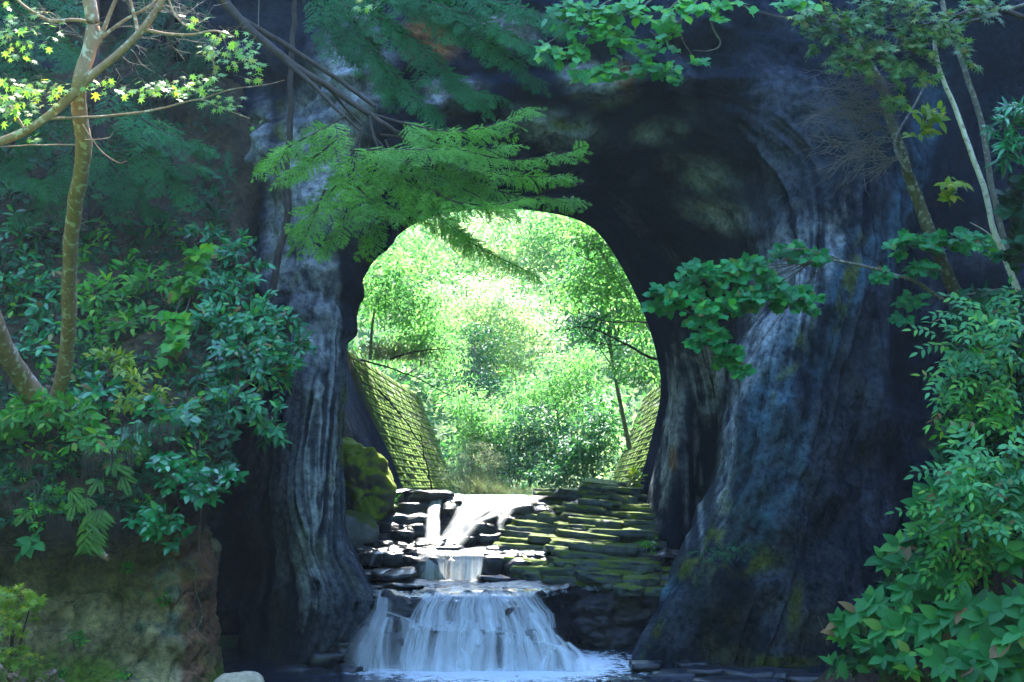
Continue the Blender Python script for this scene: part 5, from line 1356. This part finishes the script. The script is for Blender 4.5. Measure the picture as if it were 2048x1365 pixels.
shrub('glossy_shrub', 'glossy long leaved shrub at the right edge behind the white trunk', [(2015,250,24,50,36,.4,14),(2030,300,23.9,44,34,.4,12),(2040,220,24,30,24,.3,8)], 'narrow', 30, 'l_gloss', GR, base=(2090, 380, 24.3), per_twig=10)
shrub('leafy_shrub', 'shaded shrub at the right edge below the glossy long leaved one', [(2030,420,24.2,40,50,.4,12),(2035,500,24.1,40,40,.4,10),(2030,370,24.2,36,20,.4,6)], 'round', 22, 'l_dark', GR, base=(2090, 540, 24.5), per_twig=7)

GB = 'broad leaved plants on the right bank'
BR = [(2000,1330,20.6,60,9,'large broad leaved plant covering the soil at the bottom right'),(1920,1345,20.8,54,8,'broad leaved plant at the lowest edge of the right bank'),(2040,1290,20.5,58,8,'broad leaved plant crowding the lower right edge'),(1850,1335,21.4,40,7,'low broad leaved plant next to the bright seedling'),(1732,1228,22.6,54,9,'upright light broad leaved plant beside the weathered stump'),(1700,1262,22.8,44,8,'low broad leaved plant at the lower tip of the right bank'),(1790,1250,22.2,52,9,'broad leaved plant below the weathered stump'),
      (1880,1010,23.2,58,9,'tall broad leaved plant topping the bank edge'),(1850,1050,23.2,56,9,'broad leaved plant leaning off the bank edge into the dark'),(1835,1100,23,54,8,'broad leaved plant hanging midway down the bank edge'),
      (1800,1140,22.9,48,7,'small broad leaved plant just above the weathered stump'),(1870,1160,22.2,54,9,'shaded broad leaved plant in the middle of the right bank'),(1930,1240,21.5,60,10,'large dark broad leaved plant low on the right bank'),
      (1880,1265,21.6,56,9,'broad leaved plant left of the large dark one'),(1990,1260,21.2,58,9,'broad leaved plant with pale tips near the bank foot'),(1960,1305,21,58,8,'broad leaved plant drooping over the bank foot'),
      (2030,1210,21,60,9,'broad leaved plant at the right edge of the bank'),(2035,1110,21.4,56,7,'large leaved plant in shade at the right edge under the feathery shrub'),(2030,1010,21.6,58,6,'broad leaves poking from the bank beside the pale feathery shrub'),
      (1800,1325,22,36,7,'small bright seedling at the very foot of the right bank'),(1760,1290,22.4,40,8,'low leafy plant on the mossy foot of the right bank'),(1830,1200,22.3,46,7,'half hidden broad leaved plant right of the weathered stump'),(1890,1060,22.9,50,8,'broad leaved plant tucked under the yellowish feathery shrub')]
for k, (px, py, Y, ls, n, lb) in enumerate(BR):
    b = at(px + 8, py + 34, Y + 0.1)
    p = Plant('broad_leaved_plant', b, lb, 'plant', GB)
    for w_ in range(4):
        top = at(px + random.uniform(-38, 38), py + random.uniform(-28, 24), Y - random.uniform(0, 0.35))
        p.stem([b, (b + top) / 2 + np.array([0, 0.03, 0.05]), top], 0.009, 0.006, M['twig'], 'stem', 8, 5)
        a0 = random.uniform(0, 360)
        for j in range(n - w_):
            a_ = math.radians(a0 + 360 * j / (n - w_) + random.uniform(-14, 14))
            d = np.array([math.cos(a_), math.sin(a_) * 0.5 - 0.45, math.sin(a_) * 0.72 - 0.12])
            up = np.array([-0.08, -0.72, 0.72]) + RNG.normal(size=3) * 0.20
            p.leaf('broad', top, d, up, ls * Y / F * random.uniform(0.5, 1.0), M['l_broad' if not (k in (4, 19) and w_ == 0) else 'l_bush'])
    p.done()
# stump and stick
sp = Plant('tree_stump', at(1788, 1208, 23.4), 'short weathered grey stump with splintered top on the right bank', 'stump')
Vs_ = []
nS = 22
for i in range(7):
    for j in range(nS):
        th = 2 * math.pi * j / nS
        rr = 0.165 * (1.12 - 0.05 * i) * (1 + 0.16 * math.sin(7 * th) + 0.10 * math.sin(3 * th + 1))
        z = i / 6 * (0.30 + (0.14 * abs(math.sin(4.3 * th)) + 0.10 * math.sin(th + 2) if i == 6 else 0))
        Vs_.append((rr * math.cos(th), rr * math.sin(th) * 0.9, z))
fs_ = [[i * nS + j, i * nS + (j + 1) % nS, (i + 1) * nS + (j + 1) % nS, (i + 1) * nS + j] for i in range(6) for j in range(nS)]
Vs_.append((0, 0, 0.16)); cI = len(Vs_) - 1
fs_ += [[6 * nS + j, 6 * nS + (j + 1) % nS, cI, cI] for j in range(nS)]
me = bpy.data.meshes.new('stump_wood'); me.from_pydata(Vs_, [], [tuple(dict.fromkeys(f_)) for f_ in fs_]); me.materials.append(M['bark_white'])
link('stump_wood', me, sp.root)
for q in range(4):
    aa = q * 1.6 + 0.4
    sp.stem([sp.base + np.array([0.10 * math.cos(aa), 0.10 * math.sin(aa), 0.08]), sp.base + np.array([0.22 * math.cos(aa), 0.22 * math.sin(aa), -0.02]), sp.base + np.array([0.34 * math.cos(aa), 0.34 * math.sin(aa), -0.14])], 0.05, 0.02, M['bark_grey'], 'root', 8, 6)
sp.done()
sk = Plant('dead_stick', at(1656, 1285, 24.6), 'thin brown stick standing up at the tip of the right bank', 'stick')
sk.stem([at(1656, 1290, 24.6), at(1647, 1262, 24.6), at(1636, 1233, 24.6)], 0.013, 0.009, M['twig'], 'stem', 10, 6)
sk.done()
def rb_y(py): return float(np.interp(py, [560, 700, 900, 1100, 1250, 1365], [25, 24.4, 23.6, 23.2, 23.2, 23.2]))
def scatter_r(n, quad, kind, sz, mat, seed, label, name='undergrowth'):
    r = np.random.default_rng(seed); P_ = []
    t = r.uniform(0, 1, n); y = r.uniform(quad[0], quad[1], n)
    xl = np.interp(y, [560, 640, 880, 1080, 1200, 1290, 1365], [1915, 1905, 1885, 1820, 1750, 1690, 1640])
    x = xl + t * (2100 - xl)
    Y = np.array([rb_y(v) for v in y]) - r.uniform(0, 0.5, n) - t * 0.8
    P_ = np.stack([(x - 1024) * Y / F, Y, ZC + (HY - y) * Y / F], 1)
    D = r.normal(size=(n, 3)) * np.array([1, 0.4, 0.7]) + np.array([-0.1, -0.2, -0.2]); Up = np.array([-0.1, -0.7, 0.7]) + r.normal(size=(n, 3)) * 0.4
    lv, lf_ = LV[kind]; Sz = sz * Y / F * r.uniform(0.6, 1.3, n)
    V = np.einsum('nij,vj->nvi', frames(D, Up) * Sz[:, None, None], lv) + P_[:, None]
    Fc = lf_[None] + (np.arange(n) * len(lv))[:, None, None]
    tag(link(name, mesh_np(name, V.reshape(-1, 3), Fc.reshape(-1, 3), M[mat])), label, 'undergrowth', None, 'stuff')
scatter_r(4200, (580, 1340), 'lance', 24, 'l_dark', 21, 'dark undergrowth filling the gaps on the right bank')
scatter_r(1100, (1000, 1340), 'oval', 30, 'l_broad', 22, 'low broad weeds between the plants on the right bank')
scatter_r(500, (600, 900), 'small', 18, 'l_bush', 23, 'small bright leaves among the upper right bank shrubs')
def tuft(px, py, Y, rx, ry, n, kind, sz, mat, label, name='small_plant'):
    p = Plant(name, at(px, py + ry, Y), label, 'plant', 'small plants on the rocks')
    bushy(p, [(px, py, Y, rx, ry, 0.25, n)], kind, sz * Y / F, M[mat], per_twig=6, twig_r=0.004)
    p.done(cap=200)
tuft(1268, 960, 41.2, 24, 26, 22, 'small', 11, 'l_yellow', 'bright yellow green plant at the foot of the right tunnel pillar')
tuft(785, 1000, 39.6, 16, 26, 12, 'small', 10, 'l_bush', 'green plant growing beside the tall mossy boulder')
tuft(1300, 1085, 36.2, 22, 12, 9, 'small', 10, 'l_bush', 'small plant sprouting from the right tunnel pillar base')
tuft(1450, 1105, 29.8, 56, 22, 22, 'lance', 13, 'l_dark', 'dark low plant on the ledge of the right buttress')
tuft(1700, 1335, 23.6, 50, 24, 16, 'small', 12, 'l_bush', 'small weeds on the mossy tip of the right bank')

# ------------------------------------------------------------------ valley beyond the arch
CL = {}
def clump_me(kind, mat, seed, n=46, rad=0.70, size=(0.11, 0.20), flat=0.30):
    k = (kind, mat, seed)
    if k not in CL:
        V, Fc = clump(seed, LV[kind], n, rad, flat, size)
        CL[k] = mesh_np('leaf_clump', V, Fc, M[mat])
    return CL[k]
GV = 'trees of the valley beyond the arch'
def valley_tree(label, base, crown, mat, n, kind='small', trunk_r=0.12, name='valley_tree', cs=(0.8, 1.5), limbs_n=10, bark='bark_grey', shell=0.45):
    """base (px,py,Y); crown list of (px,py,Y,rx_px,ry_px,depth)"""
    b = at(*base); root = thing(name, b, label, 'tree', GV)
    tops = [at(c[0], c[1], c[2]) for c in crown]
    parts = []
    top = tops[0]
    C = smooth_path([b, (b + top) / 2 + np.array([random.uniform(-0.3, 0.3), 0, 0.2]), top], 22)
    trunk_r *= 0.6
    V, Fc = tube(C, np.linspace(trunk_r, trunk_r * 0.4, 22), 8)
    link('trunk', mesh_np('trunk', V - b, Fc, M[bark]), root)
    tot = sum(c[3] * c[4] for c in crown)
    for c, tp in zip(crown, tops):
        r = np.array([c[3] * c[2] / F, c[5], c[4] * c[2] / F])
        for q in range(max(2, limbs_n // len(crown))):
            d = rnd_in_ellipsoid(1, 0.2)[0]
            s = C[random.randrange(9, 21)]; e_ = tp + d * r * 0.8
            Vb, Fb = tube(smooth_path([s, (s + e_) / 2 + np.array([0, 0, 0.2]), e_], 10), np.linspace(trunk_r * 0.35, 0.012, 10), 5)
            link('branch', mesh_np('branch', Vb - b, Fb, M[bark]), root)
        for d in rnd_in_ellipsoid(max(3, int(n * c[3] * c[4] / tot)), 0.25):
            o = link('leaf_clump', clump_me(kind, mat, random.randrange(4)), root); o['kind'] = 'stuff'
            pos = tp + d * r * random.uniform(shell, 1.05)
            s = random.uniform(*cs)
            o.matrix_local = Matrix.Translation(Vector(pos - b)) @ Matrix.Rotation(random.uniform(0, 6.28), 4, 'Z') @ Matrix.Rotation(random.uniform(-0.4, 0.4), 4, 'X') @ Matrix.Scale(s, 4)
    return root
valley_tree('yellow green bushy tree above the left block wall', (740,720,49.5), [(770,560,49,70,80,2.0),(830,620,49,60,80,1.8),(735,610,49.5,40,60,1.4),(860,660,50,50,60,1.5)], 'l_valley1', 150, 'small', 0.10)
valley_tree('drooping light tree on top of the left block wall', (800,760,52), [(885,720,54,36,46,1.4),(830,680,53,60,50,1.5),(915,780,57,20,34,1.2)], 'l_valley1', 70, 'narrow', 0.07)
valley_tree('bright green maple spreading from the right beside the arch edge', (1370,760,48), [(1180,470,48,90,50,1.8),(1250,560,48,80,50,1.8),(1160,580,48.5,70,34,1.5),(1270,650,48,60,40,1.4),(1300,720,48.5,40,34,1.4),(1220,500,48,80,40,1.6)], 'l_valley1', 190, 'small', 0.12)
valley_tree('dark glossy evergreen behind the bright maple on the right', (1260,900,54), [(1210,540,54,80,60,2),(1180,650,54,70,44,1.8),(1260,640,54,60,50,1.8),(1150,560,55,50,40,1.6)], 'l_valley2', 130, 'lance', 0.16)
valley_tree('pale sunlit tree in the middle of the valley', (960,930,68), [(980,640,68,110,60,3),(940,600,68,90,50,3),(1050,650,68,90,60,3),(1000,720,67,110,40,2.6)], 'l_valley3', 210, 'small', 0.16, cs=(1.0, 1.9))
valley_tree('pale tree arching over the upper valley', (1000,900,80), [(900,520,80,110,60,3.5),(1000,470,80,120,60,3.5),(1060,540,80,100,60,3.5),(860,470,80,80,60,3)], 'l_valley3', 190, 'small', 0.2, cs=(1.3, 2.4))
valley_tree('dark round evergreen in the centre of the valley', (945,950,64), [(950,690,64,46,50,1.6),(960,780,63,60,44,1.6),(930,760,63,40,40,1.4)], 'l_valley2', 90, 'lance', 0.14)
valley_tree('blue green evergreen at the back of the valley', (950,700,86), [(950,570,86,80,40,3),(1010,590,86,60,36,3),(930,545,86,60,40,3)], 'l_valley2', 90, 'lance', 0.2, cs=(1.4, 2.4))
valley_tree('mid green tree low on the valley floor right of centre', (1060,975,58), [(1060,850,58,60,50,1.6),(1010,890,58,50,44,1.5),(1100,900,58,56,50,1.5),(1050,930,57,60,30,1.4)], 'l_valley2', 120, 'lance', 0.10)
valley_tree('light green layered tree over the valley stream', (1130,960,60), [(1100,770,60,90,34,1.8),(1050,800,60,70,30,1.6),(1180,790,60,80,44,1.8),(1140,720,60,80,30,1.8)], 'l_valley1', 130, 'small', 0.10)
valley_tree('dark evergreen on the right valley floor', (1190,975,56), [(1180,880,56,60,50,1.6),(1150,930,56,56,40,1.5),(1215,830,56,44,44,1.4),(1110,950,55.5,40,30,1.2)], 'l_valley2', 110, 'lance', 0.10)
valley_tree('small light tree leaning over the left stream bank', (955,965,58), [(945,880,58,36,34,1.2),(970,855,58,40,40,1.2),(935,820,58,30,40,1.2)], 'l_valley1', 70, 'small', 0.06)
valley_tree('dark green tree at the back left of the valley', (800,700,74), [(850,560,74,80,60,3),(800,500,74,80,60,3),(900,640,74,60,60,2.6)], 'l_valley1', 120, 'small', 0.16, cs=(1.2, 2.2))
valley_tree('pale green tree at the top right of the valley', (1150,700,78), [(1120,500,78,80,60,3),(1180,430,78,100,60,3),(1080,450,78,80,40,3)], 'l_valley1', 130, 'small', 0.18, cs=(1.2, 2.2))
valley_tree('light tree hanging over the right block wall', (1360,800,52), [(1290,740,52,44,34,1.3),(1260,720,53,50,30,1.3),(1330,720,52,44,44,1.3)], 'l_valley1', 70, 'small', 0.07)
# leaning dark limb over the right side of the opening
lm = Plant('leaning_branch', at(1325, 722, 45.2), 'dark bare limb reaching out from the right edge of the opening', 'branch')
lm.stem([at(x, y, 45.4) for x, y in ((1328,722),(1290,712),(1255,690),(1215,672),(1170,655),(1130,662))], 0.05, 0.015, M['bark_dark'], 'branch', 40, 6, 0.05)
lm.stem([at(x, y, 45.4) for x, y in ((1255,690),(1220,690),(1180,680))], 0.02, 0.01, M['bark_dark'], 'branch')
lm.stem([at(x, y, 45.4) for x, y in ((1328,650),(1270,645),(1200,640),(1150,620))], 0.03, 0.012, M['bark_dark'], 'branch', 30, 6, 0.05)
lm.done()
# grey leafless thicket and fallen poles
dk = Plant('dead_shrub', at(990, 960, 60), 'grey leafless thicket in the middle of the valley floor', 'dead shrub')
for k in range(26):
    a_ = math.radians(random.gauss(100, 38)); l = random.uniform(80, 190); x0 = 1000 + random.uniform(-50, 40)
    pts = [at(x0 + math.cos(a_) * l * f_ + random.uniform(-6, 6), 975 - math.sin(a_) * l * f_, 60 + random.uniform(-0.4, 0.4)) for f_ in (0, .33, .66, 1)]
    C = dk.twig(pts, 0.022, 0.006, 12, 3)
    for j in range(6):
        i = random.randrange(4, 12); d = RNG.normal(size=3) * np.array([0.6, 0.3, 0.5]); dk.twig([C[i], C[i] + d * 0.4, C[i] + d * 0.9], 0.01, 0.004, 4, 3)
dk.done(M['bark_grey'])
for k, (x0, y0, x1, y1, Y, lb) in enumerate([(700,720,880,790,47,'long dark limb lying down the face of the left block wall'),(735,780,830,900,47.5,'grey dead pole leaning on the left block wall'),(845,985,820,870,49,'dark forked sapling rooted on the left block wall'),(780,720,900,700,48,'thin arching bare stem above the left block wall'),(960,985,1075,988,55,'pale driftwood pole lying along the far stream edge')]):
    b = Plant('dead_branch', at(x0, y0, Y), lb, 'dead branch', 'dead wood in the valley')
    sh = -1.3 if k < 3 else 0
    dx = np.array([0.35, 0, 0]) if k < 3 else np.zeros(3)
    C = b.stem([at(x0, y0, Y) + dx, at((x0 + x1) / 2, (y0 + y1) / 2 - 8, Y) + dx, at(x1, y1, Y) + dx], 0.04, 0.015, M['bark_dark' if k != 4 else 'bark_pale'], 'branch', 24, 6, 0.06)
    for j in range(7):
        i = random.randrange(6, 23); d = RNG.normal(size=3) * np.array([0.5, 0.2, 0.5]); b.twig([C[i], C[i] + d * 0.4 + np.array([0, 0, 0.05]), C[i] + d * 0.8], 0.012, 0.004, 6, 3)
    b.done(M['bark_dark'])
# pale grassy thicket at the stream edge
def grass(label, px, py, Y, rx, h, n, mat='l_grass', name='grass_tuft', rd=1.2):
    parts = []; b = at(px, py, Y)
    lv, lf_ = LV['narrow']
    for k in range(n):
        p = b + np.array([random.gauss(0, 0.4) * rx * Y / F, random.uniform(-rd, rd), random.uniform(-0.1, 0.05)])
        d = np.array([random.gauss(0, 0.5), random.gauss(0, 0.3), 1.0]); L_ = h * Y / F * random.uniform(0.4, 1.1)
        R = frame(d, np.array([random.gauss(0, 1), random.gauss(0, 1), 0.3]))
        parts.append((lv * np.array([L_, L_ * 0.07, L_ * 2.4]) @ R.T + p - b, lf_))
    V, Fc = join(parts)
    o = link(name, mesh_np(name, V, Fc, M[mat])); o.location = Vector(b)
    tag(o, label, 'grass', 'grass tufts in the valley', 'stuff')
valley_tree('pale feathery shrub beside the far end of the left block wall', (950,988,56), [(950,920,56,44,50,1.2),(915,950,55.5,30,34,1.0),(985,945,56,30,40,1.0)], 'l_grass', 90, 'narrow', 0.03, 'pale_shrub', (0.5, 0.9), 14, 'bark_grey', 0.3)
grass('pale dry grass beside the far end of the left block wall', 955, 988, 54.5, 50, 40, 500)
grass('short pale grass along the far stream edge', 1040, 988, 54, 110, 22, 420)
grass('dry grass hanging on the left block wall top', 790, 720, 49.5, 90, 50, 400, rd=0.6)
# distant hillside wood, read as one mass
parts = []
r = np.random.default_rng(77)
fw = {'l_valley1': [], 'l_valley2': [], 'l_valley3': []}
for k in range(760):
    Y = r.uniform(72, 150); X = r.uniform(-30, 30); z = float(ground_z(np.array([X]), np.array([Y]))[0]) + r.uniform(0.2, 4.5)
    mk = r.choice(['l_valley1', 'l_valley2', 'l_valley3'], p=[0.42, 0.33, 0.25]); fw[mk].append((X, Y, z))
for mk, pts in fw.items():
    V0, F0 = clump(5, LV['small' if mk != 'l_valley2' else 'lance'], 80, 0.62, 0.6, (0.13, 0.24)); parts = []
    for (X, Y, z) in pts:
        s = r.uniform(2.0, 3.6); th = r.uniform(0, 6.28); c, sn = math.cos(th), math.sin(th)
        parts.append((V0 * s @ np.array([[c, -sn, 0], [sn, c, 0], [0, 0, 1]]).T + np.array([X, Y, z]), F0))
    V, Fc = join(parts)
    tag(link('hillside_wood', mesh_np('hillside_wood', V, Fc, M[mk])), {'l_valley1': 'yellow green crowns of the far hillside wood', 'l_valley2': 'dark crowns of the far hillside wood', 'l_valley3': 'pale crowns of the far hillside wood'}[mk], 'wood', None, 'stuff')

# ------------------------------------------------------------------ the air: thin pale haze filling the gorge and valley
hm, hnt, hout = new_mat('haze_air')
pv = N(hnt, 'ShaderNodeVolumePrincipled')
pv.inputs['Color'].default_value = (0.55, 0.76, 1.0, 1); pv.inputs['Density'].default_value = 0.0003; pv.inputs['Anisotropy'].default_value = 0.2
hnt.links.new(pv.outputs[0], hout.inputs['Volume'])
hx, hy0, hy1, hz0, hz1 = 134.0, -64.0, 214.0, -6.0, float(GZ.max()) + 3.0
hv = np.array([[x, y, z] for x in (-hx, hx) for y in (hy0, hy1) for z in (hz0, hz1)], float)
tag(link('haze', mesh_np('haze', hv, np.array([[0, 1, 3, 2], [4, 6, 7, 5], [0, 4, 5, 1], [2, 3, 7, 6], [0, 2, 6, 4], [1, 5, 7, 3]]), hm, False)), 'thin pale haze hanging in the gorge and the valley', 'haze', None, 'stuff')
